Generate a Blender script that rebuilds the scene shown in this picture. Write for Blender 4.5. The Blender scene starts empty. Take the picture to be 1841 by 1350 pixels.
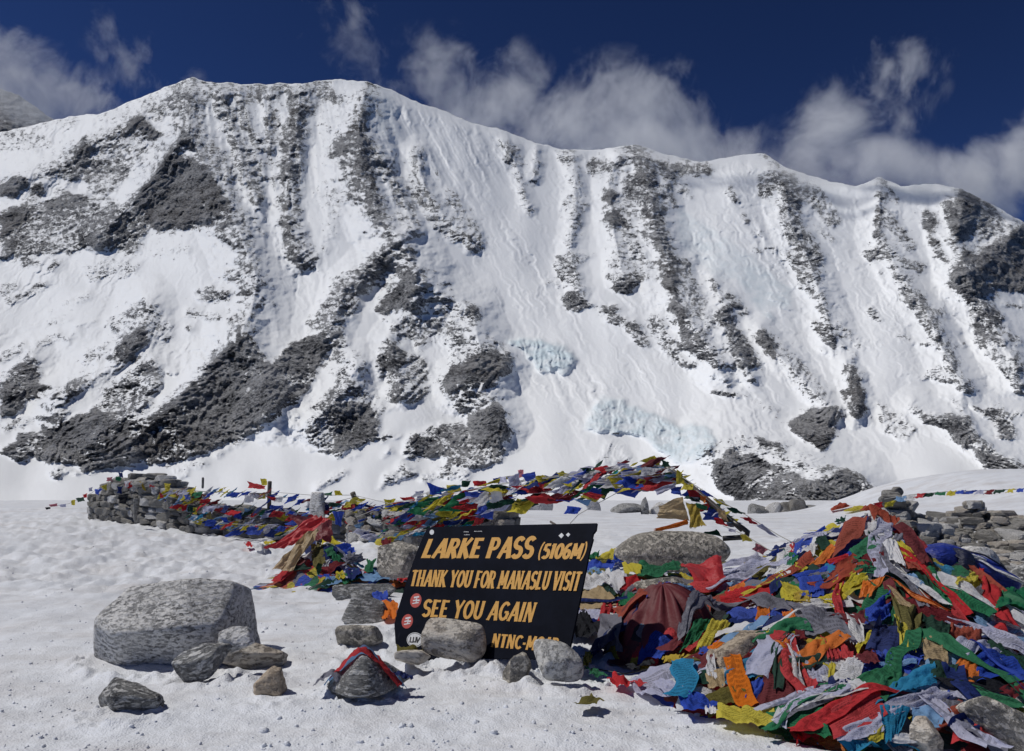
import bpy, bmesh, math, random
import numpy as np
from mathutils import Vector, Matrix, Euler

# ------------------------------------------------------------------ camera, world, sun, exposure
F = 1445.0                 # focal length in photo pixels (photo is 1841 x 1350)
HZ = 850.0                 # photo row of the horizon
EYE = 1.2
PITCH = math.atan((HZ - 675.0) / F)
SC = bpy.context.scene
COL = SC.collection
cam_data = bpy.data.cameras.new('camera')
cam = bpy.data.objects.new('camera', cam_data)
COL.objects.link(cam)
cam_data.sensor_width = 36.0
cam_data.lens = 36.0 * F / 1841.0
cam_data.clip_start = 0.05
cam_data.clip_end = 30000.0
cam.location = (0, 0, EYE)
cam.rotation_euler = (math.pi / 2 + PITCH, 0, 0)
SC.camera = cam

SUN_AZ = math.radians(-92)    # clockwise from +Y (ahead of the camera); negative = to the left
SUN_EL = math.radians(57)
world = bpy.data.worlds.new("World")
SC.world = world
world.use_nodes = True
wn = world.node_tree.nodes; wl = world.node_tree.links
bg = wn['Background']
sky = wn.new('ShaderNodeTexSky')
sky.sky_type = 'NISHITA'
sky.sun_disc = False
sky.sun_elevation = SUN_EL
sky.sun_rotation = SUN_AZ
sky.altitude = 5100
sky.air_density = 0.75
sky.dust_density = 0.1
sky.ozone_density = 3.5
# thin dry air at 5,100 m: the same sky, deeper and darker blue all over
gm = wn.new('ShaderNodeGamma'); gm.inputs[1].default_value = 1.55
mx = wn.new('ShaderNodeMix'); mx.data_type = 'RGBA'; mx.blend_type = 'MULTIPLY'; mx.inputs[0].default_value = 1.0
mx.inputs[7].default_value = (0.72, 0.72, 0.76, 1)
wl.new(sky.outputs[0], mx.inputs[6]); wl.new(mx.outputs[2], gm.inputs[0]); wl.new(gm.outputs[0], bg.inputs[0])
bg.inputs[1].default_value = 0.05

sun_d = bpy.data.lights.new('sun', 'SUN')
sun = bpy.data.objects.new('sun', sun_d)
COL.objects.link(sun)
sun_d.energy = 3.0
sun_d.angle = math.radians(0.5)
sun_d.color = (1.0, 0.965, 0.91)
sdir = Vector((math.sin(SUN_AZ) * math.cos(SUN_EL), math.cos(SUN_AZ) * math.cos(SUN_EL), math.sin(SUN_EL)))
sun.rotation_euler = sdir.to_track_quat('Z', 'Y').to_euler()
sun.location = (-30, 20, 60)

SC.view_settings.view_transform = 'Standard'
SC.view_settings.look = 'None'
SC.view_settings.exposure = 0.0
SC.view_settings.gamma = 1.0
SC.view_settings.use_curve_mapping = False
SC.render.engine = 'CYCLES'
SC.cycles.max_bounces = 7
SC.cycles.diffuse_bounces = 3
SC.cycles.transparent_max_bounces = 12
SC.cycles.volume_bounces = 4
SC.cycles.volume_max_steps = 160
SC.cycles.volume_step_rate = 1.0
SC.cycles.use_denoising = True

RNG = np.random.RandomState(7)
random.seed(7)

# ------------------------------------------------------------------ helpers
CP, SP = math.cos(PITCH), math.sin(PITCH)
def ray(px, py):
    a = (np.asarray(px, float) - 920.5) / F
    b = (675.0 - np.asarray(py, float)) / F
    return a, CP - b * SP, SP + b * CP
def at(px, py, Y):
    """point of the place seen at photo pixel (px, py) when it stands Y metres ahead"""
    dx, dy, dz = ray(px, py)
    t = Y / dy
    return dx * t, dy * t, EYE + dz * t
def V(px, py, Y):
    x, y, z = at(px, py, Y)
    return Vector((float(x), float(y), float(z)))

def tag(o, label=None, cat=None, group=None, kind=None):
    if label: o['label'] = label
    if cat: o['category'] = cat
    if group: o['group'] = group
    if kind: o['kind'] = kind
    return o

def link(name, me, mat=None, parent=None, loc=None, smooth=True):
    o = bpy.data.objects.new(name, me)
    COL.objects.link(o)
    if mat is not None:
        if not isinstance(mat, (list, tuple)): mat = [mat]
        if len(me.materials) == 0:
            for m in mat: me.materials.append(m)
    if parent is not None: o.parent = parent
    if loc is not None: o.location = loc
    if smooth: me.shade_smooth()
    return o

def empty(name, loc, label=None, cat=None, group=None):
    o = bpy.data.objects.new(name, None)
    o.empty_display_size = 0.2
    COL.objects.link(o)
    o.location = loc
    tag(o, label, cat, group)
    return o

def grid_mesh(name, X, Y, Z):
    """mesh from 2-D arrays of vertex coordinates"""
    n, m = X.shape
    co = np.stack([X, Y, Z], -1).reshape(-1, 3).astype(np.float32)
    idx = np.arange(n * m).reshape(n, m)
    q = np.stack([idx[:-1, :-1], idx[:-1, 1:], idx[1:, 1:], idx[1:, :-1]], -1).reshape(-1, 4)
    me = bpy.data.meshes.new(name)
    me.vertices.add(len(co)); me.vertices.foreach_set('co', co.ravel())
    me.loops.add(q.size); me.loops.foreach_set('vertex_index', q.ravel().astype(np.int32))
    me.polygons.add(len(q))
    me.polygons.foreach_set('loop_start', np.arange(0, q.size, 4, dtype=np.int32))
    me.polygons.foreach_set('loop_total', np.full(len(q), 4, dtype=np.int32))
    me.update(calc_edges=True)
    return me

def attr(me, name, a):
    at_ = me.attributes.new(name, 'FLOAT', 'POINT')
    at_.data.foreach_set('value', np.ascontiguousarray(a, dtype=np.float32).ravel())

# --- numpy gradient noise
_P = RNG.permutation(512)
_P = np.concatenate([_P, _P, _P])
_G = np.stack([np.cos(np.arange(512) * 2.399963), np.sin(np.arange(512) * 2.399963)], -1)
def pn(x, y, seed=0):
    x = np.asarray(x, float) + seed * 17.31; y = np.asarray(y, float) + seed * 9.77
    xi = np.floor(x).astype(int); yi = np.floor(y).astype(int)
    xf = x - xi; yf = y - yi
    u = xf ** 3 * (xf * (xf * 6 - 15) + 10); v = yf ** 3 * (yf * (yf * 6 - 15) + 10)
    def g(ix, iy, dx, dy):
        h = _P[_P[ix & 511] + (iy & 511)]
        return _G[h, 0] * dx + _G[h, 1] * dy
    n00 = g(xi, yi, xf, yf); n10 = g(xi + 1, yi, xf - 1, yf)
    n01 = g(xi, yi + 1, xf, yf - 1); n11 = g(xi + 1, yi + 1, xf - 1, yf - 1)
    return 1.5 * ((n00 * (1 - u) + n10 * u) * (1 - v) + (n01 * (1 - u) + n11 * u) * v)
def fbm(x, y, o=4, seed=0, gain=0.5):
    s = 0; a = 1; t = 0
    for k in range(o):
        s = s + a * pn(x, y, seed + k * 3); t += a
        x = np.asarray(x) * 2.03; y = np.asarray(y) * 2.03; a *= gain
    return s / t
def ridged(x, y, o=4, seed=0, gain=0.5):
    s = 0; a = 1; t = 0
    for k in range(o):
        s = s + a * (1 - 2 * np.abs(pn(x, y, seed + k * 3))); t += a
        x = np.asarray(x) * 2.07; y = np.asarray(y) * 2.07; a *= gain
    return s / t
def blur(A, r):
    if r < 1: return A
    for ax in (0, 1):
        for _ in range(2):
            c = np.cumsum(np.concatenate([np.repeat(np.take(A, [0], ax), r + 1, ax), A, np.repeat(np.take(A, [-1], ax), r, ax)], ax), ax)
            n = A.shape[ax]
            A = (np.take(c, np.arange(2 * r + 1, 2 * r + 1 + n), ax) - np.take(c, np.arange(0, n), ax)) / (2 * r + 1)
    return A
def smooth(a, b, x):
    t = np.clip((x - a) / (b - a), 0, 1)
    return t * t * (3 - 2 * t)

# --- node helper
class NT:
    def __init__(self, name, disp=False):
        self.m = bpy.data.materials.new(name); self.m.use_nodes = True
        self.t = self.m.node_tree; self.n = self.t.nodes; self.l = self.t.links
        self.bsdf = self.n['Principled BSDF']; self.out = self.n['Material Output']
    def new(self, typ, **kw):
        nd = self.n.new(typ)
        for k, v in kw.items():
            if k.startswith('i_'):
                key = k[2:]
                key = int(key) if key.isdigit() else key
                self.set(nd.inputs[key], v)
            else: setattr(nd, k, v)
        return nd
    def set(self, sock, v):
        if isinstance(v, bpy.types.NodeSocket): self.l.new(v, sock)
        elif isinstance(v, bpy.types.Node): self.l.new(v.outputs[0], sock)
        else: sock.default_value = v
    def math(self, op, a, b=0.0, c=None, clamp=False):
        nd = self.n.new('ShaderNodeMath'); nd.operation = op; nd.use_clamp = clamp
        self.set(nd.inputs[0], a); self.set(nd.inputs[1], b)
        if c is not None: self.set(nd.inputs[2], c)
        return nd.outputs[0]
    def noise(self, vec, scale, detail=4, rough=0.5, typ='FBM'):
        nd = self.n.new('ShaderNodeTexNoise'); nd.noise_type = typ
        if vec is not None: self.l.new(vec, nd.inputs['Vector'])
        nd.inputs['Scale'].default_value = scale; nd.inputs['Detail'].default_value = detail
        nd.inputs['Roughness'].default_value = rough
        return nd.outputs[0]
    def vor(self, vec, scale, feature='F1', out='Distance'):
        nd = self.n.new('ShaderNodeTexVoronoi'); nd.feature = feature
        if vec is not None: self.l.new(vec, nd.inputs['Vector'])
        nd.inputs['Scale'].default_value = scale
        return nd.outputs[out]
    def ramp(self, fac, stops, interp='LINEAR'):
        nd = self.n.new('ShaderNodeValToRGB'); self.set(nd.inputs[0], fac)
        cr = nd.color_ramp; cr.interpolation = interp
        while len(cr.elements) < len(stops): cr.elements.new(0.5)
        for e, (p, c) in zip(cr.elements, stops):
            e.position = p
            e.color = (c, c, c, 1) if isinstance(c, (int, float)) else (*c, 1)
        return nd.outputs[0]
    def mix(self, fac, a, b):
        nd = self.n.new('ShaderNodeMix'); nd.data_type = 'RGBA'
        self.set(nd.inputs[0], fac)
        for s, v in ((nd.inputs[6], a), (nd.inputs[7], b)):
            if isinstance(v, (tuple, list)): v = (*v[:3], 1)
            self.set(s, v)
        return nd.outputs[2]
    def mapping(self, vec, scale=(1, 1, 1), rot=(0, 0, 0), loc=(0, 0, 0)):
        nd = self.n.new('ShaderNodeMapping'); self.l.new(vec, nd.inputs[0])
        nd.inputs['Scale'].default_value = scale; nd.inputs['Rotation'].default_value = rot
        nd.inputs['Location'].default_value = loc
        return nd.outputs[0]
    def coord(self, which='Object'):
        nd = self.n.new('ShaderNodeTexCoord'); return nd.outputs[which]
    def bump(self, h, strength=0.5, dist=0.01, normal=None):
        nd = self.n.new('ShaderNodeBump'); self.set(nd.inputs['Height'], h)
        nd.inputs['Strength'].default_value = strength; nd.inputs['Distance'].default_value = dist
        if normal is not None: self.l.new(normal, nd.inputs['Normal'])
        return nd.outputs[0]
    def base(self, c): self.set(self.bsdf.inputs['Base Color'], c if not isinstance(c, tuple) else (*c[:3], 1))
    def rough(self, r): self.set(self.bsdf.inputs['Roughness'], r)
    def normal(self, n): self.set(self.bsdf.inputs['Normal'], n)
    def spec(self, s): self.bsdf.inputs['Specular IOR Level'].default_value = s

# ------------------------------------------------------------------ the mountain
# traced rock patches: (zoom window, density, points) ; P = area, L = band of a given half width
ZO = {1: (0, 100, 2.969), 2: (600, 100, 2.969), 3: (1220, 100, 2.965), 4: (0, 480, 2.969), 5: (600, 480, 2.969), 6: (1220, 480, 2.965)}
ROCK_P = [
(1,.95,[(915,500),(985,540),(1100,590),(1220,770),(1180,850),(1060,900),(950,930),(830,920),(740,830),(720,760),(820,640),(870,560)]),
(1,.6,[(1000,410),(1040,500),(930,490),(950,440)]),
(1,1,[(740,310),(790,360),(860,410),(900,430),(810,435),(740,400),(690,365)]),
(1,.62,[(590,760),(740,830),(800,920),(740,1040),(620,1040),(560,1000),(300,1060),(0,1080),(0,830),(100,800),(180,770),(330,800),(480,760),(560,800)]),
(1,.85,[(200,790),(360,720),(470,740),(500,780),(330,815)]),
(1,.85,[(0,690),(60,650),(120,640),(155,680),(80,740),(0,755)]),
(1,.8,[(150,700),(210,670),(245,680),(210,740)]),
(1,.75,[(390,480),(460,430),(500,520),(480,570),(400,540)]),
(1,.57,[(240,630),(300,590),(380,540),(470,560),(560,540),(650,560),(710,600),(680,660),(600,720),(560,760),(500,720),(430,650),(380,660),(300,650)]),
(1,.4,[(460,420),(580,390),(700,470),(820,490),(760,570),(640,560),(500,490)]),
(1,.88,[(0,820),(60,800),(160,800),(180,840),(60,940),(0,950)]),
(1,.5,[(560,800),(700,770),(760,830),(700,900),(600,870)]),
(1,.47,[(1150,840),(1250,830),(1310,900),(1330,1000),(1240,1010),(1140,960)]),
(1,.4,[(450,1120),(560,1080),(700,1090),(770,1110),(720,1180),(480,1180)]),
(1,.62,[(90,1100),(180,1080),(230,1100),(160,1130)]),(1,.62,[(240,1130),(300,1090),(340,1105),(280,1160)]),
(1,.65,[(1750,540),(1841,410),(1841,500),(1790,560)]),
(2,.65,[(0,440),(70,400),(110,350),(150,360),(180,440),(240,500),(200,530),(140,490),(60,500),(0,530)]),
(2,.5,[(700,1000),(780,980),(740,1050),(700,1040)]),
(2,.34,[(440,750),(560,780),(680,860),(760,940),(620,960),(520,900)]),
(2,.8,[(880,545),(930,530),(975,580),(920,575)]),
(2,.52,[(1150,510),(1260,490),(1280,570),(1220,600),(1190,530)]),
(2,.52,[(1190,1060),(1240,1030),(1390,1070),(1300,1130),(1320,1180),(1190,1188),(1170,1100)]),
(2,.85,[(1440,750),(1500,700),(1520,740),(1470,775)]),
(2,.85,[(1430,860),(1510,810),(1560,890),(1480,900)]),
(2,.57,[(1340,580),(1400,550),(1500,560),(1500,610),(1360,640)]),
(2,.52,[(1500,490),(1620,470),(1700,540),(1841,560),(1841,680),(1760,660),(1740,600),(1650,560),(1520,560)]),
(2,.6,[(1540,640),(1640,600),(1700,760),(1600,800),(1530,740)]),
(2,.45,[(1440,1110),(1560,950),(1640,960),(1680,1100),(1690,1188),(1440,1188)]),
(2,.62,[(40,1188),(200,1060),(310,960),(380,990),(460,1100),(470,1188),(360,1188),(380,1080),(250,1130),(200,1188)]),
(3,.45,[(0,650),(70,700),(80,780),(0,720)]),
(3,.4,[(230,720),(290,690),(330,770),(280,790)]),(3,.45,[(320,860),(360,830),(390,870),(360,895)]),
(3,.52,[(420,640),(490,600),(560,640),(500,680),(540,700),(470,770),(420,740)]),
(3,.52,[(550,1080),(620,1030),(740,1120),(700,1186),(620,1140)]),
(3,.5,[(1040,650),(1100,640),(1150,720),(1210,860),(1160,780),(1080,740)]),
(3,.52,[(980,1050),(1060,1010),(1180,1060),(1320,1110),(1310,1170),(1130,1080),(1040,1090),(1000,1120)]),
(3,.8,[(1050,1150),(1090,1130),(1100,1160),(1075,1175)]),
(3,.75,[(1290,850),(1330,810),(1390,880),(1370,950),(1400,1000),(1350,1000),(1290,920)]),
(3,.75,[(1390,790),(1460,740),(1500,700),(1600,740),(1600,800),(1560,920),(1500,980),(1450,960),(1430,870)]),
(3,.5,[(1500,700),(1620,760),(1700,820),(1760,880),(1700,960),(1600,980),(1600,900)]),
(3,.82,[(1620,1030),(1680,980),(1780,920),(1841,900),(2400,1000),(2400,1186),(1460,1186),(1500,1080),(1540,1020),(1600,1060)]),
(4,.42,[(440,0),(640,0),(560,60),(480,80)]),
(4,.5,[(540,310),(700,200),(800,160),(860,230),(930,290),(920,360),(870,400),(800,330),(700,290),(620,340)]),
(4,.88,[(610,420),(660,370),(770,310),(800,370),(720,480),(640,520),(600,510)]),
(4,.5,[(440,460),(500,410),(600,390),(590,470),(500,530),(440,510)]),
(4,.6,[(1040,130),(1130,80),(1250,130),(1220,170),(1120,190),(1050,170)]),
(4,.5,[(1180,30),(1280,0),(1400,20),(1420,100),(1340,140),(1260,100)]),
(4,.55,[(980,310),(1020,290),(1035,340),(1000,355)]),
(4,.62,[(1200,310),(1240,250),(1300,240),(1335,300),(1280,320)]),
(4,.9,[(1300,340),(1340,350),(1420,470),(1440,530),(1420,790),(1350,860),(1200,950),(1000,1020),(820,1045),(700,1040),(480,1100),(400,1060),(200,1020),(90,970),(80,880),(200,870),(220,850),(330,830),(420,780),(510,740),(640,830),(780,790),(900,730),(1000,640),(1100,540),(1200,430),(1280,370)]),
(4,.88,[(1440,520),(1520,430),(1620,370),(1740,330),(1760,420),(1700,560),(1620,680),(1500,750),(1430,790)]),
(4,.6,[(1600,300),(1700,230),(1760,100),(1841,20),(1841,420),(1760,420),(1740,330)]),
(4,.7,[(520,650),(640,590),(700,540),(790,480),(830,470),(860,560),(850,640),(780,780),(640,830),(500,740),(560,690)]),
(4,.85,[(0,620),(60,520),(150,470),(200,490),(230,620),(290,640),(200,690),(130,710),(100,760),(0,810)]),
(4,.82,[(325,650),(390,600),(460,570),(470,620),(420,660),(330,705)]),
(4,.75,[(220,800),(330,750),(400,740),(330,830),(230,830)]),
(4,.62,[(0,850),(100,800),(190,790),(100,850),(20,890)]),
(4,.82,[(0,960),(80,930),(160,1000),(160,1030),(80,1030),(0,990)]),
(4,.78,[(260,1110),(330,1060),(430,1090),(420,1110),(350,1090),(320,1130)]),
(4,.62,[(1620,770),(1700,700),(1800,640),(1841,640),(1841,1000),(1760,1020),(1660,940),(1630,880),(1720,750)]),
(4,.62,[(950,1120),(1000,1090),(1010,1110),(960,1135)]),
(5,.6,[(0,40),(100,0),(240,0),(230,60),(140,150),(140,230),(60,300),(0,280)]),
(5,.82,[(240,180),(280,110),(350,80),(380,0),(440,0),(450,130),(380,200),(300,240),(210,240)]),
(5,.28,[(450,0),(540,0),(740,190),(700,250),(560,240),(460,180)]),
(5,.85,[(700,210),(750,195),(775,260),(760,290)]),
(5,.52,[(290,300),(380,250),(500,280),(600,260),(700,310),(700,400),(640,440),(560,370),(480,430),(380,380),(300,370)]),
(5,.62,[(620,320),(660,300),(710,380),(690,430),(640,400)]),
(5,.88,[(210,500),(240,430),(330,410),(400,460),(380,530),(300,550),(240,575)]),
(5,.65,[(380,440),(470,470),(520,540),(500,700),(400,730),(300,700),(290,620),(380,560)]),
(5,.88,[(580,600),(640,510),(760,470),(850,440),(930,450),(965,490),(930,560),(870,600),(830,660),(760,620),(700,620),(600,670)]),
(5,.52,[(640,440),(760,420),(860,370),(920,430),(850,450),(720,480),(600,560)]),
(5,.45,[(0,400),(80,420),(180,470),(170,540),(100,530),(0,500)]),
(5,.5,[(0,280),(60,320),(80,430),(0,420)]),
(5,.52,[(0,540),(60,540),(120,620),(220,680),(320,740),(240,800),(200,720),(0,700)]),
(5,.92,[(0,720),(180,720),(250,800),(240,900),(100,970),(0,1000)]),
(5,.48,[(640,730),(700,640),(780,650),(870,690),(890,720),(780,760),(640,780)]),
(5,1.0,[(710,830),(760,770),(890,720),(925,900),(900,960),(800,930),(740,900)]),
(5,.82,[(360,970),(400,900),(560,830),(700,830),(760,900),(920,960),(900,1040),(740,1080),(640,1060),(560,1000),(400,1020)]),
(5,.85,[(570,1110),(640,940),(670,930),(640,1040),(590,1110)]),
(5,.7,[(220,920),(280,880),(370,890),(260,940)]),(5,.62,[(250,1020),(300,960),(330,980)]),
(5,.6,[(340,1060),(380,1030),(450,1080),(420,1120),(340,1150),(230,1180),(290,1090)]),
(5,.5,[(1100,90),(1190,70),(1240,100),(1130,110)]),(5,.6,[(1190,0),(1320,0),(1240,100),(1200,60)]),
(5,.78,[(1200,140),(1290,120),(1390,210),(1290,240),(1220,200)]),
(5,.78,[(1400,210),(1500,190),(1530,240),(1450,260)]),
(5,.72,[(1490,70),(1600,20),(1690,50),(1560,150),(1490,120)]),
(5,.87,[(1750,90),(1800,30),(1841,60),(1841,270),(1780,220),(1820,140)]),
(5,.62,[(1540,320),(1610,270),(1700,420),(1670,440),(1600,390)]),
(5,.4,[(1380,1050),(1460,920),(1550,940),(1600,1030)]),
(6,.6,[(0,180),(40,220),(50,350),(130,330),(200,480),(120,490),(60,440),(0,440)]),
(6,.82,[(0,200),(40,240),(20,370),(0,350)]),
(6,.6,[(210,580),(250,580),(300,640),(260,640)]),
(6,.7,[(160,80),(190,60),(220,150),(190,130)]),
(6,.72,[(210,220),(260,210),(300,290),(360,370),(400,420),(430,530),(330,530),(260,440),(280,400),(210,290)]),
(6,.88,[(425,320),(460,330),(520,400),(525,490),(480,480),(420,390)]),
(6,.36,[(560,530),(700,560),(800,640),(830,720),(700,740),(620,640)]),
(6,.94,[(570,830),(720,750),(860,740),(830,890),(770,995),(660,910)]),
(6,.78,[(880,520),(940,530),(970,600),(1000,680),(990,760),(960,800),(890,750),(860,670),(900,640)]),
(6,.65,[(690,290),(760,285),(820,340),(850,420),(820,435),(760,390)]),
(6,.6,[(700,200),(790,200),(800,250)]),(6,.5,[(600,0),(740,0),(700,60),(640,60)]),
(6,.4,[(720,420),(780,470),(770,430)]),
(6,.5,[(1000,240),(1050,180),(1060,250),(1080,300),(1030,280)]),
(6,.62,[(1270,410),(1330,390),(1350,420),(1290,430)]),
(6,.5,[(1250,590),(1320,550),(1380,520),(1460,530),(1480,600),(1380,630),(1340,600),(1260,600)]),
(6,.92,[(1450,0),(1600,0),(1640,90),(1700,120),(1550,200),(1510,150),(1460,70)]),
(6,.92,[(1660,90),(1740,0),(2400,0),(2400,110),(1740,130)]),
(6,.68,[(1550,200),(1620,170),(1730,260),(1720,320),(1690,400),(1600,380),(1560,300)]),
(6,.38,[(1480,380),(1540,380),(1520,450)]),
(6,.48,[(1040,690),(1130,750),(1200,800),(1280,860),(1200,930),(1100,890),(1060,780)]),
(6,.7,[(1270,760),(1400,780),(1560,800),(1580,900),(1560,960),(1520,980),(1420,860),(1300,830)]),
(6,.68,[(1540,730),(1640,740),(1740,740),(1800,860),(1820,930),(1700,900),(1680,820),(1600,790)]),
(6,.75,[(1560,960),(1680,960),(1760,1020),(1841,1040),(2300,1200),(2300,1400),(1841,1180),(1720,1130),(1600,1020)]),
(6,.86,[(180,1040),(260,970),(380,990),(480,1030),(600,1090),(740,1140),(880,1070),(960,1090),(1040,1160),(1070,1240),(400,1290),(200,1180)]),
(6,.78,[(390,895),(540,930),(570,990),(480,970),(400,930)]),(6,.62,[(600,970),(700,1010),(640,1020)]),
(6,.72,[(720,1080),(800,1040),(870,1070),(780,1100)]),
]
ROCK_L = [
(1,.5,60,[(985,150),(1000,300),(1090,480),(1200,620)]),(1,.5,45,[(1150,170),(1210,300),(1260,450),(1330,620),(1370,760)]),
(1,.5,30,[(1260,190),(1310,330),(1360,480),(1395,640)]),(1,.42,45,[(1440,180),(1450,280),(1450,400),(1440,480)]),
(1,.5,32,[(1040,125),(1180,150),(1300,170),(1450,165),(1600,165),(1760,140)]),
(1,.57,60,[(1600,190),(1590,330),(1560,480),(1550,700),(1560,900),(1590,1050),(1640,1080)]),
(1,.5,35,[(1640,170),(1740,190),(1810,240)]),(1,.27,30,[(1700,280),(1740,380)]),
(1,.45,40,[(1000,200),(880,260),(790,290)]),(1,.38,30,[(700,360),(760,400)]),
(1,.36,40,[(0,480),(120,470),(250,460)]),(1,.34,22,[(0,400),(200,370),(400,345)]),
(1,.32,15,[(520,330),(660,250),(850,180),(980,140)]),(1,.5,50,[(1200,820),(1270,880),(1310,960),(1330,1040),(1310,1130)]),
(1,.32,25,[(820,1060),(920,1040),(1000,1030)]),(1,.42,25,[(1350,870),(1400,950)]),
(1,.32,20,[(1720,680),(1830,650)]),(1,.32,38,[(1710,760),(1780,740),(1770,940)]),(1,.3,20,[(1740,980),(1740,1040)]),
(2,.22,55,[(200,180),(200,300),(240,380)]),
(2,.62,45,[(150,540),(180,620),(200,700),(220,790),(260,860)]),(2,.42,40,[(90,540),(100,640),(110,740)]),
(2,.52,35,[(250,540),(300,640),(350,740),(400,820),(430,920)]),(2,.36,12,[(300,460),(320,560)]),
(2,.47,35,[(450,500),(450,600),(420,690),(470,790),(540,880),(620,960),(700,950)]),
(2,.42,15,[(530,590),(570,670)]),(2,.47,35,[(620,740),(680,850),(750,920),(770,1000)]),
(2,.42,18,[(960,470),(1000,540)]),(2,.36,20,[(1080,480),(1080,660)]),(2,.36,25,[(980,620),(1000,700),(1030,790),(1050,830)]),
(2,.36,35,[(1270,600),(1290,700)]),(2,.42,38,[(1250,780),(1320,800),(1270,860)]),(2,.45,30,[(1290,900),(1260,980)]),
(2,.62,45,[(1620,500),(1660,600),(1690,720),(1700,830),(1740,950),(1780,1070),(1800,1188)]),
(2,.5,40,[(1560,780),(1560,960)]),(2,.4,30,[(1760,700),(1820,790)]),
(3,.5,35,[(20,600),(150,600)]),(3,.57,50,[(580,660),(600,760),(590,860),(620,950),(690,1020),(720,1070)]),
(3,.46,50,[(700,720),(760,780),(820,870)]),(3,.36,25,[(760,930),(810,980)]),(3,.3,18,[(400,940),(450,940)]),
(3,.34,20,[(410,1030),(550,1030)]),(3,.8,15,[(1065,820),(1060,960)]),(3,.46,35,[(1090,840),(1140,900),(1180,960),(1230,1010)]),
(3,.5,25,[(1350,980),(1410,1080)]),
(4,.5,25,[(0,120),(80,100)]),(4,.5,22,[(50,180),(140,140),(240,90)]),(4,.42,20,[(350,200),(480,150)]),
(4,.36,12,[(250,240),(320,225)]),(4,.42,20,[(250,310),(350,270)]),(4,.4,15,[(400,320),(510,290)]),(4,.36,15,[(130,330),(200,305)]),
(4,.6,25,[(0,490),(120,415)]),(4,.46,25,[(190,410),(320,360)]),(4,.46,15,[(360,390),(400,350)]),
(4,.47,40,[(1300,130),(1320,230)]),(4,.32,30,[(1400,150),(1450,200)]),(4,.52,25,[(1020,240),(1090,260),(1170,265)]),
(4,.42,25,[(200,640),(290,640)]),(4,.42,18,[(940,1080),(1100,1040)]),(4,.52,20,[(1690,1170),(1760,1130),(1841,1090)]),
(4,.42,25,[(900,700),(970,650)]),(4,.36,12,[(1460,410),(1500,415)]),(4,.46,18,[(1160,1000),(1280,930),(1370,860)]),
(5,.52,30,[(490,1130),(560,1090),(700,1110)]),(5,.52,15,[(0,1130),(60,1090)]),(5,.42,8,[(60,1030),(130,1000)]),
(5,.62,25,[(1470,270),(1550,280)]),(5,.46,40,[(1700,280),(1770,380),(1820,470)]),
(6,.46,50,[(20,0),(60,120),(120,230),(160,280)]),(6,.5,15,[(20,510),(90,510)]),(6,.6,15,[(200,665),(315,685)]),
(6,.72,20,[(250,140),(280,160)]),(6,.72,18,[(290,190),(360,240)]),(6,.46,35,[(530,420),(600,490),(660,550)]),
(6,.32,25,[(380,680),(450,740),(530,790)]),(6,.42,30,[(650,60),(760,180)]),(6,.36,25,[(860,310),(960,410)]),
(6,.36,22,[(880,430),(930,470)]),(6,.53,35,[(1210,120),(1270,220),(1330,290),(1390,390),(1450,500),(1490,590),(1540,640)]),
(6,.42,25,[(1340,240),(1400,240)]),(6,.32,25,[(1180,370),(1230,380)]),(6,.4,18,[(1450,240),(1470,270)]),
(6,.52,30,[(1600,380),(1660,440),(1720,510),(1780,580),(1820,650)]),(6,.46,25,[(1750,330),(1800,400)]),
(6,.5,15,[(1720,200),(1841,210)]),(6,.5,20,[(1460,710),(1500,750)]),(6,.6,15,[(1750,780),(1830,775)]),
]
ICE_P = [
(5,.9,[(930,400),(1000,380),(1110,390),(1240,420),(1300,500),(1230,580),(1190,540),(1100,560),(1050,490)]),
(5,.75,[(1330,860),(1400,740),(1430,680),(1560,720),(1650,760),(1841,840),(1990,850),(2050,930),(1990,1010),(1841,1060),(1740,980),(1640,900),(1560,890),(1400,885)]),
(3,.35,[(0,800),(100,880),(300,1000),(460,1130),(520,1186),(200,1186),(0,1000)]),
(6,.45,[(200,0),(420,0),(600,120),(600,220),(480,200),(520,300),(430,230),(300,60)]),
(2,.2,[(170,150),(320,190),(330,400),(240,420),(150,330)]),
]
CREST = [(-700,380),(-300,300),(0,238),(60,225),(130,208),(180,205),(240,180),(290,160),(345,138),(370,146),(395,148),(450,152),(500,150),(545,150),(600,142),(660,146),
(700,160),(740,180),(800,200),(850,222),(900,232),(960,255),(1010,268),(1060,270),(1100,265),(1145,260),(1200,278),(1260,292),(1320,280),(1375,275),
(1410,300),(1470,320),(1540,335),(1580,318),(1620,335),(1680,330),(1730,340),(1780,365),(1841,400),(2000,470),(2200,540),(2700,600)]
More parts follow.
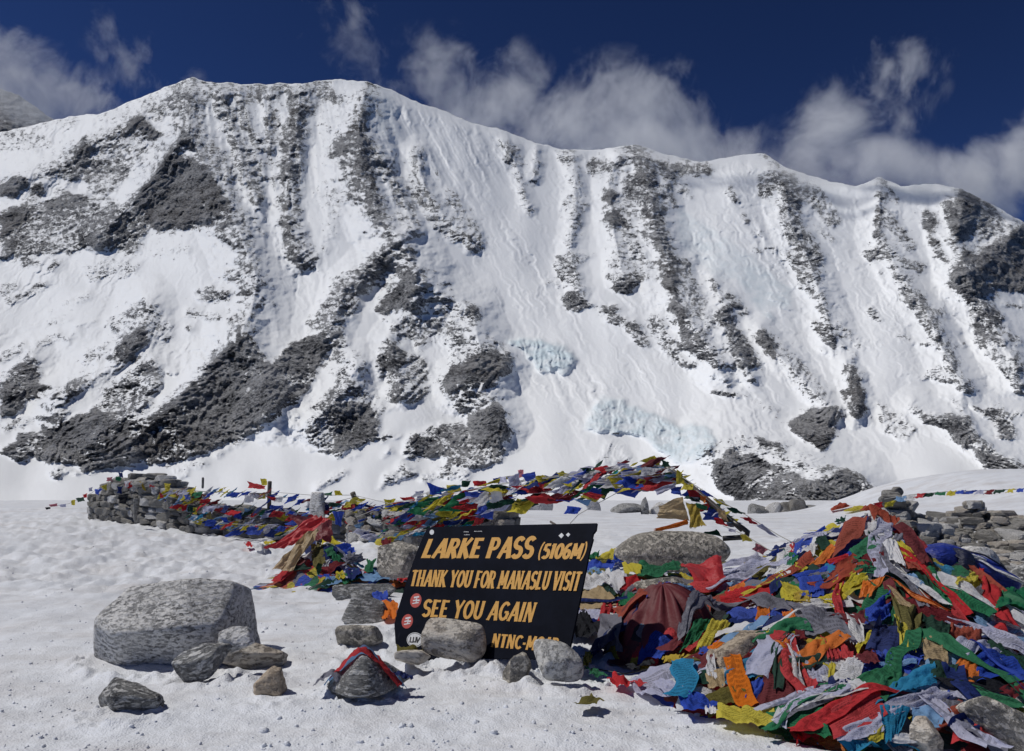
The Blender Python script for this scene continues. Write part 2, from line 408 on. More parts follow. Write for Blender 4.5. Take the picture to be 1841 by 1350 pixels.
# spurs: (half width px, height m, asymmetry, points)
SPURS = [
(75,95,0,[(345,140),(338,240),(372,300),(412,375),(440,440),(462,500),(452,560),(434,600),(470,660),(490,730)]),
(40,60,0,[(335,240),(290,300),(235,370),(180,420)]),
(55,55,0,[(434,600),(370,660),(300,740),(230,800)]),
(26,34,0,[(395,150),(420,235),(445,310),(465,370)]),(20,24,0,[(430,160),(455,240),(473,315)]),
(22,24,0,[(487,160),(482,210),(486,265)]),(36,52,0,[(540,155),(532,240),(518,290),(518,400),(535,460)]),
(70,100,0,[(660,148),(644,220),(650,320),(682,390),(722,432),(748,490),(745,540)]),
(45,60,0,[(722,432),(670,470),(620,520),(590,600)]),(60,75,0,[(748,490),(800,530),(850,560),(865,640),(900,660)]),
(55,70,0,[(640,660),(620,700),(560,760)]),(60,80,0,[(830,690),(880,720),(900,760)]),(40,50,0,[(700,610),(720,700)]),
(22,28,0,[(690,280),(718,340),(745,410)]),(30,32,0,[(750,270),(760,330),(800,390),(850,430)]),
(22,22,0,[(900,235),(930,300),(950,370)]),(20,22,0,[(965,255),(960,320)]),
(30,34,0,[(1030,270),(1035,360),(1025,450),(1040,520)]),
(60,90,0,[(1142,262),(1165,330),(1175,400),(1200,470),(1215,540),(1250,590),(1290,650)]),
(35,45,0,[(1110,270),(1095,330),(1100,400),(1120,500)]),
(45,60,0,[(1380,278),(1412,340),(1420,400),(1450,460),(1475,530),(1495,600)]),
(30,40,0,[(1290,560),(1320,620),(1350,680)]),(30,40,0,[(1365,590),(1400,640),(1450,690),(1500,740)]),(28,36,0,[(1280,500),(1310,560)]),
(30,40,0,[(1520,650),(1545,720),(1540,745)]),
(45,60,0,[(1582,320),(1580,420),(1625,500),(1665,560),(1700,640),(1730,690)]),
(60,80,0,[(1735,342),(1720,430),(1745,510),(1790,590),(1830,660)]),(50,60,0,[(1841,400),(1780,470),(1720,500)]),
(40,40,0,[(1640,730),(1730,770),(1841,850)]),(80,90,0,[(1280,810),(1340,800),(1450,835),(1530,870)]),
(55,55,0,[(265,545),(240,620),(200,660),(100,720)]),(50,50,0,[(250,215),(180,250),(100,300),(30,320)]),
(45,40,0,[(60,640),(20,700)]),(50,45,0,[(280,660),(260,720),(180,780)]),
]
def build_mountain():
    NX, NY = 1400, 520
    px = np.linspace(-330, 2170, NX)
    cx, cy = np.array(CREST).T
    vt = np.interp(px, cx, cy) + 3.5 * fbm(px / 23.0, px * 0 + 3.3, 4, 5)
    s = np.linspace(0, 1, NY)[:, None]
    VB = 945.0
    PX = np.broadcast_to(px, (NY, NX)).copy()
    PY = VB - s * (VB - vt[None, :])
    vts = np.convolve(np.pad(np.interp(px, cx, cy), 40, mode='edge'), np.ones(81) / 81, 'valid')
    S = (VB - PY) / (VB - vts[None, :])
    D = np.zeros((NY, NX)); ICE = np.zeros((NY, NX))
    def poly_mask(pts, wob=5):
        pts = np.array(pts, float)
        wx = PX + wob * WX; wy = PY + wob * WY
        m = np.zeros(PX.shape, bool)
        x0, x1, y0, y1 = pts[:, 0].min() - 12, pts[:, 0].max() + 12, pts[:, 1].min() - 12, pts[:, 1].max() + 12
        c0, c1 = np.searchsorted(px, [x0, x1])
        if c1 <= c0: return m
        wx = wx[:, c0:c1]; wy = wy[:, c0:c1]
        r = np.zeros(wx.shape, bool)
        n = len(pts)
        for i in range(n):
            ax, ay = pts[i]; bx, by = pts[(i + 1) % n]
            if ay == by: continue
            c = ((ay > wy) != (by > wy)) & (wx < (bx - ax) * (wy - ay) / (by - ay) + ax)
            r ^= c
        m[:, c0:c1] = r
        return m
    def seg_dist(pts, rad):
        pts = np.array(pts, float)
        dmin = np.full(PX.shape, 1e9)
        c0, c1 = np.searchsorted(px, [pts[:, 0].min() - rad, pts[:, 0].max() + rad])
        if c1 <= c0: return dmin
        X = PX[:, c0:c1]; Y = PY[:, c0:c1]
        d = np.full(X.shape, 1e9)
        if len(pts) == 1: pts = np.vstack([pts, pts + 0.1])
        for (ax, ay), (bx, by) in zip(pts[:-1], pts[1:]):
            L2 = (bx - ax) ** 2 + (by - ay) ** 2
            t = np.clip(((X - ax) * (bx - ax) + (Y - ay) * (by - ay)) / L2, 0, 1)
            d = np.minimum(d, np.hypot(X - ax - t * (bx - ax), Y - ay - t * (by - ay)))
        dmin[:, c0:c1] = d
        return dmin
    WX = fbm(PX / 26, PY / 20, 4, 31) * 2.2; WY = fbm(PX / 26, PY / 20, 4, 47) * 2.2
    def conv(z, pts):
        ox, oy, k = ZO[z]
        return [(ox + x / k, oy + y / k) for x, y in pts]
    for z, d, pts in ROCK_P:
        D = np.maximum(D, d * poly_mask(conv(z, pts)))
    for z, d, w, pts in ROCK_L:
        w = w / 2.969
        dist = seg_dist(conv(z, pts), w * 1.6) + 3.0 * WX
        D = np.maximum(D, d * smooth(w * 1.35, w * 0.75, dist))
    for z, d, pts in ICE_P:
        ICE = np.maximum(ICE, d * poly_mask(conv(z, pts), 4))
    # outside the traced part the mountain goes on in kind
    outside = np.clip((np.maximum(-PX, PX - 1841)) / 60, 0, 1)
    D = np.maximum(D, outside * np.clip(0.45 + 0.9 * fbm(PX / 90, PY / 60, 3, 77), 0, 0.9) * (S > 0.15))
    ICEb = blur(ICE, 3)
    # base face
    Y0 = 640 + 60 * np.sin(PX / 500.0)
    Yv = Y0 + 1700 * (0.12 * S + 0.88 * np.clip(S, 0, 2) ** 1.12)
    # the near rocky hillock at the right foot stands closer
    hill = smooth(1.0, 0.0, np.hypot((PX - 1420) / 240, (PY - 930) / 150))
    Yv = Yv - 120 * hill
    # spurs
    R = np.zeros_like(PX)
    wob = 7 * WX
    for w, h, _a, pts in SPURS:
        d = np.clip(seg_dist(pts, w * 1.1) + wob * 0.5, 0, None)
        t = np.clip(1 - d / w, 0, 1)
        R = R + h * (0.75 * t + 0.25 * t * t)
        D = np.maximum(D, (0.40 + 0.5 * fbm(PX / 28, PY / 40, 3, 101)) * smooth(.62, .85, t) * (S > .1))
    ends = smooth(0.0, 0.12, S)
    sk = PX - 0.0 * PY
    R = R * ends
    Db = blur(D, 2); Dw = blur(D, 7)
    halo = blur(D, 10) * (.75 + 1.2 * fbm(PX / 35, PY / 30, 3, 111))
    Dm = np.maximum(Db, np.clip(1.25 * halo, 0, .44)) * (0.95 + .30 * fbm(PX / 48, PY / 44, 3, 113)) + .07 * smooth(1050, 1250, PX) * (Db > .2)
    R = R + (36 * fbm(PX / 150, PY / 170, 2, 3) + 9 * fbm(PX / 45, PY / 55, 3, 4) * smooth(.05, .45, Dw)) * ends
    # snow flutes below the corniced crest
    fl = smooth(660, 700, PX) * smooth(1010, 900, PX) * smooth(430, 250, PY) * (PY - vt[None] > 0)
    q = PX - 0.55 * (PY - 200)
    R = R + fl * (0.35 + 1.3 * np.clip(.5 + fbm(PX / 60, PY / 90, 2, 15), 0, 1)) * (9 * ridged((q + 3 * WX) / 31, PY / 430, 1, 11) + 4 * ridged((q + 2 * WY) / 13, PY / 260, 2, 13))
    fl2 = smooth(340, 380, PX) * smooth(640, 600, PX) * smooth(480, 250, PY)
    R = R + fl2 * 12 * ridged((PX - 0.15 * PY) / 30, PY / 500, 2, 17)
    fl3 = smooth(1180, 1260, PX) * smooth(300, 380, PY) * smooth(800, 600, PY)
    R = R + fl3 * 9 * ridged((PX - 0.6 * PY + 16 * WX) / 52, PY / 260, 3, 19) * (.4 + np.clip(.5 + fbm(PX / 90, PY / 90, 2, 18), 0, 1))
    # runnels and little ribs down the fall line
    kk = np.interp(PX, [-300, 0, 300, 450, 650, 900, 1841], [-1.1, -0.9, -0.45, 0.1, 0.3, 0.5, 0.6])
    q2 = PX - kk * (PY - 450) + 7 * WX
    rib = ridged(q2 / 27, PY / 240, 3, 121, .6)
    rm = smooth(.12, .3, S) * (.25 + 1.1 * np.clip(.5 + 1.3 * fbm(PX / 130, PY / 120, 2, 123), 0, 1))
    R = R + 6.5 * rib * rm
    rib2 = ridged(q2 / 10, PY / 45, 3, 125, .6)
    Dm = Dm + (0.12 * rib * rm - .05) * (Dm > .12)
    # rock: proud and broken; strata dip to the lower left at the left half, steeper right
    ang = np.where(PX < 900, -0.45, 0.35) + 0.25 * fbm(PX / 200, PY / 200, 2, 55)
    ca, sa = np.cos(ang), np.sin(ang)
    U = PX * ca + PY * sa; W = -PX * sa + PY * ca
    rk = 17 * np.abs(ridged(U / 46, W / 22, 5, 23, 0.62)) ** .8 + 7 * rib2 + 5.5 * ridged(PX / 17, PY / 12, 4, 29, 0.6)
    fine = 3.2 * ridged(U / 9, W / 4.2, 3, 61, 0.6)
    R = R + Dw * 12 + Db * (rk + fine)
    R = R + (1 - Db) * (0.55 * fbm(PX / 16, PY / 22, 3, 71)) + 0.8 * fbm(PX / 45, PY / 60, 3, 73)
    # seracs
    ICEb = blur(ICE, 2) * (.75 + .5 * np.clip(.5 + 1.6 * fbm(PX / 22, PY / 16, 4, 88), 0, 1))
    R = R + ICEb * (18 + 8 * ridged((PX + 5 * WX) / 10, (PY + 6 * WY) / 60, 2, 89, .5) * (ICE > .5) + 3 * ridged((PX + .5 * PY + 14 * WX) / 21, (PY - .3 * PX) / 26, 5, 83, .65) + 1.5 * fbm(PX / 9, PY / 7, 3, 87)) * (PY > 560)
    # crest row has no relief so the skyline stays put
    topf = smooth(1.0, 0.975, S)
    Yv = Yv - R * (0.35 + 0.65 * topf)
    # pattern used by the material to break rock and snow at the smallest scale
    PAT = 0.5 + 0.20 * ridged(U / 17, W / 4.0, 4, 91, 0.7) + 0.15 * rib2 + 0.45 * fbm(PX / 9, PY / 8, 3, 93) + 0.0 * S
    PAT2 = 0.5 + 0.5 * fbm(U / 60, W / 24, 3, 95)
    mask = Dm
    dx, dy, dz = ray(PX, PY)
    t = Yv / dy
    X = dx * t; Y = Yv; Z = EYE + dz * t
    # far side of the crest
    k = np.arange(1, 13)[:, None]
    Xb = X[-1:] + 0 * k + 6 * pn(px[None] / 30, k * 0.5, 3) * k ** .5; Yb = Y[-1:] + 30.0 * k ** 1.3; Zb = Z[-1:] - 26.0 * k ** 1.25
    X = np.vstack([X, Xb]); Y = np.vstack([Y, Yb]); Z = np.vstack([Z, Zb])
    pad = np.zeros((12, NX))
    me = grid_mesh('mountain', X, Y, Z)
    attr(me, 'rock', np.vstack([mask, pad + 0.3])); attr(me, 'ice', np.vstack([ICEb, pad]))
    attr(me, 'pat', np.vstack([PAT, pad + 0.5])); attr(me, 'pat2', np.vstack([PAT2, pad + 0.5]))
    return me

def mountain_mat():
    n = NT('mountain_rock_and_snow')
    def A(nm):
        nd = n.new('ShaderNodeAttribute', attribute_name=nm); return nd.outputs['Fac']
    pos = n.new('ShaderNodeNewGeometry')
    P = pos.outputs['Position']; N = pos.outputs['Normal']
    sep = n.new('ShaderNodeSeparateXYZ'); n.l.new(N, sep.inputs[0])
    m1 = n.mapping(P, (1, 0.35, 1.6), (0, 0.4, 0))
    f1 = n.noise(m1, 0.06, 6, 0.7)
    f2 = n.noise(P, 0.2, 3, 0.6)
    rock, pat, ice = A('rock'), A('pat'), A('ice')
    # threshold
    v = n.math('ADD', n.math('MULTIPLY', n.math('SUBTRACT', pat, 0.42), 1.15), n.math('MULTIPLY', n.math('SUBTRACT', f1, 0.5), 1.7))
    v = n.math('ADD', v, n.math('MULTIPLY', n.math('SUBTRACT', f2, 0.5), 1.1))
    f3 = n.noise(n.mapping(P, (1, 0.4, 2.2), (0, 0.5, 0)), 0.33, 4, 0.7)
    v = n.math('ADD', v, n.math('MULTIPLY', n.math('SUBTRACT', f3, 0.5), 2.3))
    slope = n.math('SUBTRACT', 0.60, sep.outputs[2])          # steep = more rock
    v = n.math('ADD', v, n.math('MULTIPLY', slope, 0.95))
    v = n.math('ADD', v, n.math('MULTIPLY', n.math('SUBTRACT', rock, 0.68), 1.45))
    v = n.math('ADD', v, n.math('MULTIPLY', n.math('MAXIMUM', n.math('SUBTRACT', rock, 0.74), 0.0), 2.6))
    gate = n.math('GREATER_THAN', rock, 0.03)
    fac = n.math('MULTIPLY', n.ramp(n.math('ADD', v, 0.5), [(0.46, 0.0), (0.57, 1.0)]), gate)
    g1 = n.noise(m1, 0.02, 5, 0.6)
    g2 = n.noise(n.mapping(P, (1, .5, 2.0), (0, .6, 0)), 0.16, 6, 0.78)
    rc = n.ramp(n.math('ADD', n.math('MULTIPLY', g1, 0.4), n.math('MULTIPLY', g2, 0.6)),
                [(0.41, (0.04, 0.042, 0.05)), (0.455, (0.14, 0.145, 0.16)), (0.50, (0.31, 0.315, 0.33)), (0.56, (0.52, 0.525, 0.54))])
    g3 = n.noise(P, 0.004, 2, 0.5)
    rc = n.mix(n.ramp(g3, [(0.52, 0.0), (0.75, 0.35)]), rc, (0.17, 0.145, 0.12))
    sc = n.mix(n.math('MULTIPLY', ice, n.ramp(n.noise(P, 0.03, 5, .6), [(0.3, 0.35), (0.6, 1.0)])), (0.84, 0.86, 0.88), (0.54, 0.645, 0.70))
    dust = n.math('MULTIPLY', n.ramp(n.noise(P, 0.012, 5, .65), [(0.5, 0.0), (0.75, 0.10)]), 1.0)
    sc = n.mix(dust, sc, (0.55, 0.56, 0.58))
    n.base(n.mix(fac, sc, rc))
    n.rough(n.math('ADD', 0.55, n.math('MULTIPLY', fac, 0.4)))
    n.spec(0.15)
    h = n.math('ADD', n.math('MULTIPLY', f1, 1.0), n.math('MULTIPLY', f3, 0.8))
    h = n.math('MULTIPLY', h, n.math('ADD', n.math('MULTIPLY', fac, 1.0), 0.02))
    n.normal(n.bump(h, 1.0, 11.0))
    return n.m
mt = link('mountain', build_mountain(), mountain_mat())
tag(mt, kind='structure')

# dark shoulder of a further peak, half in cloud at the far left
def build_far_peak():
    NX, NY = 220, 120
    px = np.linspace(-500, 150, NX)
    vt = np.interp(px, [-500, -250, -60, 0, 40, 75, 110, 150], [190, 130, 145, 158, 175, 200, 222, 260]) + 6 * fbm(px / 20, px * 0, 4, 4)
    s = np.linspace(0, 1, NY)[:, None]
    PX = np.broadcast_to(px, (NY, NX)); PY = 330 - s * (330 - vt[None])
    Yv = 3300 + 700 * s - 60 * ridged(PX / 60, PY / 50, 5, 6, 0.6)
    dx, dy, dz = ray(PX, PY); t = Yv / dy
    X, Y, Z = dx * t, Yv, EYE + dz * t
    X = np.vstack([X, X[-1:]]); Y = np.vstack([Y, Y[-1:] + 500]); Z = np.vstack([Z, Z[-1:] - 500])
    me = grid_mesh('far_peak', X, Y, Z)
    attr(me, 'rock', np.full(X.shape, 0.8)); attr(me, 'ice', X * 0)
    attr(me, 'pat', np.vstack([0.5 + 0.3 * fbm(PX / 12, PY / 8, 4, 9), np.zeros((1, NX)) + .5]))
    return me
tag(link('far_peak', build_far_peak(), mt.data.materials[0]), kind='structure')

# ------------------------------------------------------------------ clouds round the crest
def cloud_mat(name, dens, thr, soft, scale, seed, light=(1, 1, 1)):
    n = NT(name)
    n.n.remove(n.bsdf)
    oc = n.coord('Object')
    geo = n.new('ShaderNodeNewGeometry').outputs['Position']
    ln = n.new('ShaderNodeVectorMath', operation='LENGTH'); n.l.new(oc, ln.inputs[0])
    r = ln.outputs['Value']
    warp = n.new('ShaderNodeTexNoise'); n.l.new(geo, warp.inputs['Vector']); warp.inputs['Scale'].default_value = scale * 0.5
    warp.inputs['Detail'].default_value = 2
    vm = n.new('ShaderNodeVectorMath', operation='MULTIPLY_ADD')
    n.l.new(warp.outputs['Color'], vm.inputs[0]); vm.inputs[1].default_value = (420, 160, 420); n.l.new(geo, vm.inputs[2])
    mp = n.mapping(vm.outputs[0], (1, 1, 0.75), (0, -0.5, 0), (seed * 113, 0, seed * 31))
    f = n.noise(mp, scale, 8, 0.70)
    e = n.math('SUBTRACT', 1.0, r)
    v = n.math('ADD', n.math('MULTIPLY', n.math('SUBTRACT', f, thr), soft), n.math('MULTIPLY', n.math('SUBTRACT', e, 0.45), 0.9))
    v = n.math('MULTIPLY', n.math('MAXIMUM', v, 0.0), n.math('MULTIPLY', n.math('MINIMUM', n.math('MULTIPLY', n.math('MAXIMUM', e, 0.0), 4.0), 1.0), dens))
    pv = n.new('ShaderNodeVolumePrincipled')
    pv.inputs['Color'].default_value = (*light, 1)
    pv.inputs['Anisotropy'].default_value = 0.0
    n.l.new(v, pv.inputs['Density'])
    n.l.new(pv.outputs[0], n.out.inputs['Volume'])
    return n.m
def cloud_mesh():
    bm = bmesh.new(); bmesh.ops.create_icosphere(bm, subdivisions=3, radius=1.0)
    me = bpy.data.meshes.new('cloud'); bm.to_mesh(me); bm.free(); return me
CLOUDS = [  # px, py, Y, half width px, half height px, half depth m, tilt, density, threshold, softness
 (55, 150, 2950, 250, 115, 200, 0.45, .0145, .46, 3.4, 'grey white cloud bank wrapping the dark shoulder at the far left'),
 (255, 110, 2900, 170, 85, 120, 0.6, .011, .50, 4.2, 'thin ragged cloud wisp above the left end of the crest'),
 (640, 75, 2900, 150, 110, 100, 0.7, .0085, .52, 4.4, 'faint torn wisp high above the snow summit'),
 (880, 185, 2750, 290, 150, 200, 0.35, .0115, .48, 4.2, 'drifting grey cloud just right of the snow summit'),
 (1150, 215, 2700, 270, 150, 180, 0.1, .0135, .475, 4.2, 'broken cloud with a bright curled tip over the middle crest'),
 (1330, 272, 2240, 260, 70, 80, 0.16, .0170, .44, 3.6, 'low mist veiling the crest right of the middle'),
 (1530, 215, 2400, 270, 130, 170, -0.75, .0210, .46, 4.0, 'bright plume of cloud blowing up to the right'),
 (1510, 330, 2150, 130, 80, 60, 0.3, .0130, .44, 3.6, 'thin mist hanging in the gully below the plume'),
 (1660, 305, 2260, 190, 65, 80, 0.2, .0170, .45, 3.6, 'soft cloud lying along the right hand crest'),
 (1090, 262, 2620, 330, 75, 130, 0.2, .0130, .44, 3.4, 'low cloud lying just behind the middle of the crest'),
 (1830, 295, 2450, 260, 105, 180, -0.45, .0210, .45, 3.6, 'cloud bank rising behind the dark rocks at the right edge'),
]
for i, (px_, py_, Yc, hw, hh, hd, tilt, de, th, so, lab) in enumerate(CLOUDS):
    c = link('cloud', cloud_mesh(), cloud_mat('cloud_vapour', de, th, so, 0.0042, i))
    c.location = V(px_, py_, Yc)
    k = Yc / F
    c.rotation_euler = (0, tilt, 0)
    c.scale = (hw * k, hd, hh * k)
    tag(c, lab, 'cloud', kind='structure')

# ------------------------------------------------------------------ snow ground
def bumpf(x, y, cx, cy, rx, ry, h, p=2.0):
    d = np.hypot((x - cx) / rx, (y - cy) / ry)
    return h * np.exp(-np.abs(d) ** p)
MX, MY = float(at(1830, 900, 24)[0]), 24.0
RIMS = [(305, 5.4, .52, .04), (385, 4.9, .22, .03), (458, 4.95, .18, .025), (233, 4.2, .19, .03), (655, 4.6, .20, .035), (817, 5.2, .28, .05), (1003, 4.8, .20, .035), (931, 4.8, .13, .03), (655, 5.4, .18, .03), (655, 6.3, .25, .03), (486, 4.4, .11, .02), (960, 5.4, .5, .05), (700, 5.8, .3, .05)]
def ground(x, y, fine=True):
    x = np.asarray(x, float); y = np.asarray(y, float)
    z = np.zeros(np.broadcast(x, y).shape)
    d = np.hypot(x, np.maximum(y, 0))
    z = z - 1.3 * smooth(21, 52, y) - 43 * smooth(52, 620, y)
    z = z + 0.10 * fbm(x / 5, y / 5, 3, 201) * smooth(3, 9, d) + 0.035 * fbm(x / 1.3, y / 1.3, 3, 203)
    z = z + bumpf(x, y, MX + 1.5, MY + 2, 5.2, 5.0, 1.45, 3.0)                       # snow mound behind the cairns
    z = z + 0.18 * smooth(-4, -9, x) * smooth(9, 13, y) * smooth(40, 22, y)
    z = z + bumpf(x, y, float(at(1775, 900, 12.6)[0]), 12.7, 2.3, 1.5, 0.46, 2.4)                 # moraine the cairns stand on
    z = z + 0.30 * fbm(x / 7, y / 11, 3, 241) * smooth(17, 26, y) * smooth(90, 50, y)
    # trodden snow at the left, churned by boots
    tr = smooth(-0.5, -3.0, x) * smooth(7.0, 10, y) * smooth(26, 17, y)
    if fine:
        z = z + tr * (-0.085 * np.clip(ridged(x / 0.55, y / 0.8, 3, 207) - 0.1, 0, 1) + 0.06 * fbm(x / 0.28, y / 0.42, 4, 209, .6))
        tr2 = smooth(5.5, 7.5, y) * smooth(20, 14, y) * (.5 + .5 * smooth(-2.0, 1.0, x))
        z = z + (tr2 * .7 + .4) * 0.05 * fbm(x / 0.4, y / 0.5, 3, 213)
        near = smooth(9, 4, d)
        z = z + near * (0.018 * fbm(x / 0.19, y / 0.17, 5, 215, 0.62) - 0.030 * np.clip(fbm(x / 0.42, y / 0.33, 2, 217) - .12, 0, 1) - 0.012 * np.clip(ridged(x / 0.6, y / 0.4, 2, 218), 0, 1))
        for rpx, rY, rr, rh in RIMS:
            rx0 = float(at(rpx, 900, rY)[0]); q = np.hypot(x - rx0, (y - rY) / .8)
            z = z + rh * np.exp(-((q - rr) / .07) ** 2) * (0.6 + 1.2 * fbm(x / .09, y / .09, 2, 221))
    return z
def build_ground():
    NY, NX = 560, 700
    # rows thicken towards the camera, with a few rows behind it
    yy = np.concatenate([-np.geomspace(60, 1.0, 18), np.linspace(-0.5, 2.0, 12), 1 / np.linspace(1 / 2.05, 1 / 26.0, 480), np.geomspace(27, 760, 62)])
    u = np.linspace(-1, 1, NX)
    u = np.sign(u) * (0.72 * np.abs(u) + 0.28 * np.abs(u) ** 5) / 0.72
    half = 0.72 * np.maximum(yy, 3.0) + 0.8
    half = np.where(yy < 0, 40, half)
    X = half[:, None] * u[None]
    Y = np.broadcast_to(yy[:, None], X.shape)
    Z = ground(X, Y)
    return grid_mesh('snow_field', X, Y, Z)
def snow_mat():
    n = NT('old_snow')
    P = n.new('ShaderNodeNewGeometry').outputs['Position']
    big = n.noise(P, 0.9, 4, .6)
    gr = n.noise(P, 55, 4, .75)
    mid = n.noise(P, 11, 4, .65)
    v = n.vor(P, 90)
    dirt = n.noise(n.mapping(P, (0.6, 1.6, 1), (0, 0, .3)), 1.6, 6, .7)
    c = n.mix(n.ramp(dirt, [(0.44, 0.0), (0.66, 0.9)]), (0.76, 0.78, 0.815), (0.55, 0.53, 0.52))
    c = n.mix(n.ramp(n.noise(P, 30, 5, .8), [(0.56, 0.0), (0.72, 0.35)]), c, (0.40, 0.39, 0.39))
    c = n.mix(n.ramp(big, [(0.35, 0.1), (0.6, 0.6)]), c, (0.62, 0.65, 0.70))
    n.base(c)
    n.rough(n.ramp(v, [(0.05, 0.16), (0.35, 0.6)])); n.spec(0.5)
    h = n.math('ADD', n.math('MULTIPLY', gr, 0.45), n.math('ADD', n.math('MULTIPLY', mid, 1.1), n.math('MULTIPLY', v, 0.35)))
    n.normal(n.bump(h, 0.8, 0.012))
    return n.m
SNOW = snow_mat()
tag(link('snow_field', build_ground(), SNOW), kind='structure')
def crumbs():
    bm = bmesh.new(); bmesh.ops.create_icosphere(bm, subdivisions=1, radius=1.0)
    v = np.array([q.co[:] for q in bm.verts]); f = np.array([[q.index for q in t.verts] for t in bm.faces]); bm.free()
    rs = np.random.RandomState(12); n = 4200
    Y = 1 / rs.uniform(1 / 13.0, 1 / 3.2, n); px_ = rs.uniform(-150, 1990, n)
    x, y, _ = at(px_, 1000 + 0 * px_, Y)
    keep = fbm(x / .5, y / .5, 3, 230) + rs.uniform(-.3, .3, n) > -0.02
    x, y = x[keep], Y[keep]; n = len(x)
    s = rs.gamma(2.0, .0024, n) + .0015
    z = ground(x, y) + s * .15
    sc = rs.uniform(.6, 1.3, (n, 12, 1)) * s[:, None, None] * rs.uniform(.7, 1.3, (n, 1, 3))
    P = v[None] * sc + np.stack([x, y, z], -1)[:, None, :]
    me = bpy.data.meshes.new('snow_crumbs')
    fi = (f[None] + np.arange(n)[:, None, None] * 12).reshape(-1, 3)
    me.from_pydata(P.reshape(-1, 3).tolist(), [], fi.tolist()); me.update(); return me
tag(link('snow_crumbs', crumbs(), SNOW), kind='stuff', label='coarse grains and crumbs of old snow on the snow field', cat='snow')

# ------------------------------------------------------------------ shape of the flag heaps (metres, used to lay cloth on)
def px2(px, Y): return float(at(px, 900, Y)[0])
MOUNDS = []   # x, y, rx, ry, h, power
def mound(px, Y, rx, ry, h, p=1.3): MOUNDS.append((px2(px, Y), Y, rx, ry, h, p))
mound(1566, 6.15, 1.5, 1.6, 0.92, 1.06)      # tall cone on the right
mound(1450, 4.75, 1.05, 0.75, 0.34, 0.8)
mound(1640, 4.35, 0.85, 0.65, 0.30, 0.8)
mound(1560, 4.0, 0.6, 0.38, 0.16, 0.7)
mound(1330, 4.7, 0.45, 0.42, 0.26, 0.7)
mound(1195, 5.55, 0.44, 0.42, 0.43, 0.5)     # rock under the maroon cloth
mound(1180, 7.4, 1.15, 0.95, 0.32, 0.7)
mound(1330, 6.4, 0.8, 0.7, 0.34, 0.9)
mound(1730, 6.0, 0.9, 0.8, 0.16, 0.8)
mound(1860, 5.6, 0.7, 0.7, 0.30, 0.8)
mound(590, 9.5, 0.62, 0.45, 0.40, 1.1)        # smaller pile left of the sign
mound(690, 9.0, 0.8, 0.5, 0.20, 0.8)
def heap(x, y):
    z = np.zeros(np.broadcast(x, y).shape)
    for mx, my, rx, ry, h, p in MOUNDS:
        r = np.hypot((x - mx) / rx, (y - my) / ry)
        z = np.maximum(z, h * np.clip(1 - r, 0, 1) ** p)
    return z + (z > 0) * 0.0 + np.clip(z * 5, 0, 1) * (0.065 * fbm(np.asarray(x) / .34, np.asarray(y) / .34, 2, 341) + 0.015 * ridged(np.asarray(x) / .3, np.asarray(y) / .3, 1, 343))
def surf(x, y):
    x = np.asarray(x, float); y = np.asarray(y, float)
    return ground(x, y, False) + heap(x, y)
_YS = np.geomspace(2.3, 60, 1400)
def hit(px, py):
    dx, dy, dz = ray(px, py)
    t = _YS / dy
    d = EYE + dz * t - surf(dx * t, _YS)
    k = np.argmax(d < 0)
    if d[k] >= 0: return None
    if k == 0: return float(_YS[0])
    f = d[k - 1] / (d[k - 1] - d[k])
    return float(_YS[k - 1] + f * (_YS[k] - _YS[k - 1]))
def onto(px, py, Y=None):
    h = hit(px, py) if Y is None else Y
    return V(px, py, h if h else 10.0)
def gz(x, y): return float(ground(x, y, False))

# ------------------------------------------------------------------ rocks
_ico = {}
def ico(sub):
    if sub not in _ico:
        bm = bmesh.new(); bmesh.ops.create_icosphere(bm, subdivisions=sub, radius=1.0)
        bm.verts.ensure_lookup_table()
        _ico[sub] = (np.array([v.co[:] for v in bm.verts]), [tuple(v.index for v in f.verts) for f in bm.faces]); bm.free()
    return _ico[sub]
def n3(p, s, o=4, seed=0, rid=False, gain=0.5):
    f = ridged if rid else fbm
    a, b, c = p[:, 0] * s, p[:, 1] * s, p[:, 2] * s
    return (f(a + .37 * c, b + .21 * c, o, seed, gain) + f(b + 5.3 + .31 * a, c + .2 * a, o, seed + 7, gain) + f(c + 9.1 + .25 * b, a + .3 * b, o, seed + 13, gain)) / 1.8
def rock_mesh(dims, seed, sub=4, nplanes=11, power=9.0, rough=0.05, planes=None, pit=0.0, chip=0.0):
    v, faces = ico(sub)
    rs = np.random.RandomState(seed)
    if planes is None:
        N = rs.normal(size=(nplanes, 3)); N /= np.linalg.norm(N, axis=1)[:, None]
        D = rs.uniform(0.6, 0.98, nplanes)
        base = np.vstack([np.eye(3), -np.eye(3)])
        N = np.vstack([N, base]); D = np.concatenate([D, np.full(6, 1.0)])
    else:
        A = np.array(planes, float); N = A[:, :3] / np.linalg.norm(A[:, :3], axis=1)[:, None]; D = A[:, 3]
    q = np.clip(v @ N.T, 0, None) / D
    r = 1.0 / (np.sum(q ** power, 1) ** (1 / power))
    p = v * r[:, None]
    if planes is None: p = p * np.array(dims) / 2
    size = float(np.mean(np.abs(p).max(0)))
    q = p / size
    d = rough * size * (n3(q, 1.3, 3, seed) + 0.45 * n3(q, 5, 3, seed + 3))
    if chip: d = d + chip * size * np.clip(n3(q, 2.6, 3, seed + 5, True) - 0.2, -1, .5)
    if pit: d = d - pit * size * np.clip(n3(q * np.array([1, 1, 2.2]), 7.5, 3, seed + 9) - 0.12, 0, 1)
    p = p + v * d[:, None]
    me = bpy.data.meshes.new('rock'); me.from_pydata(p.tolist(), [], faces); me.update()
    return me
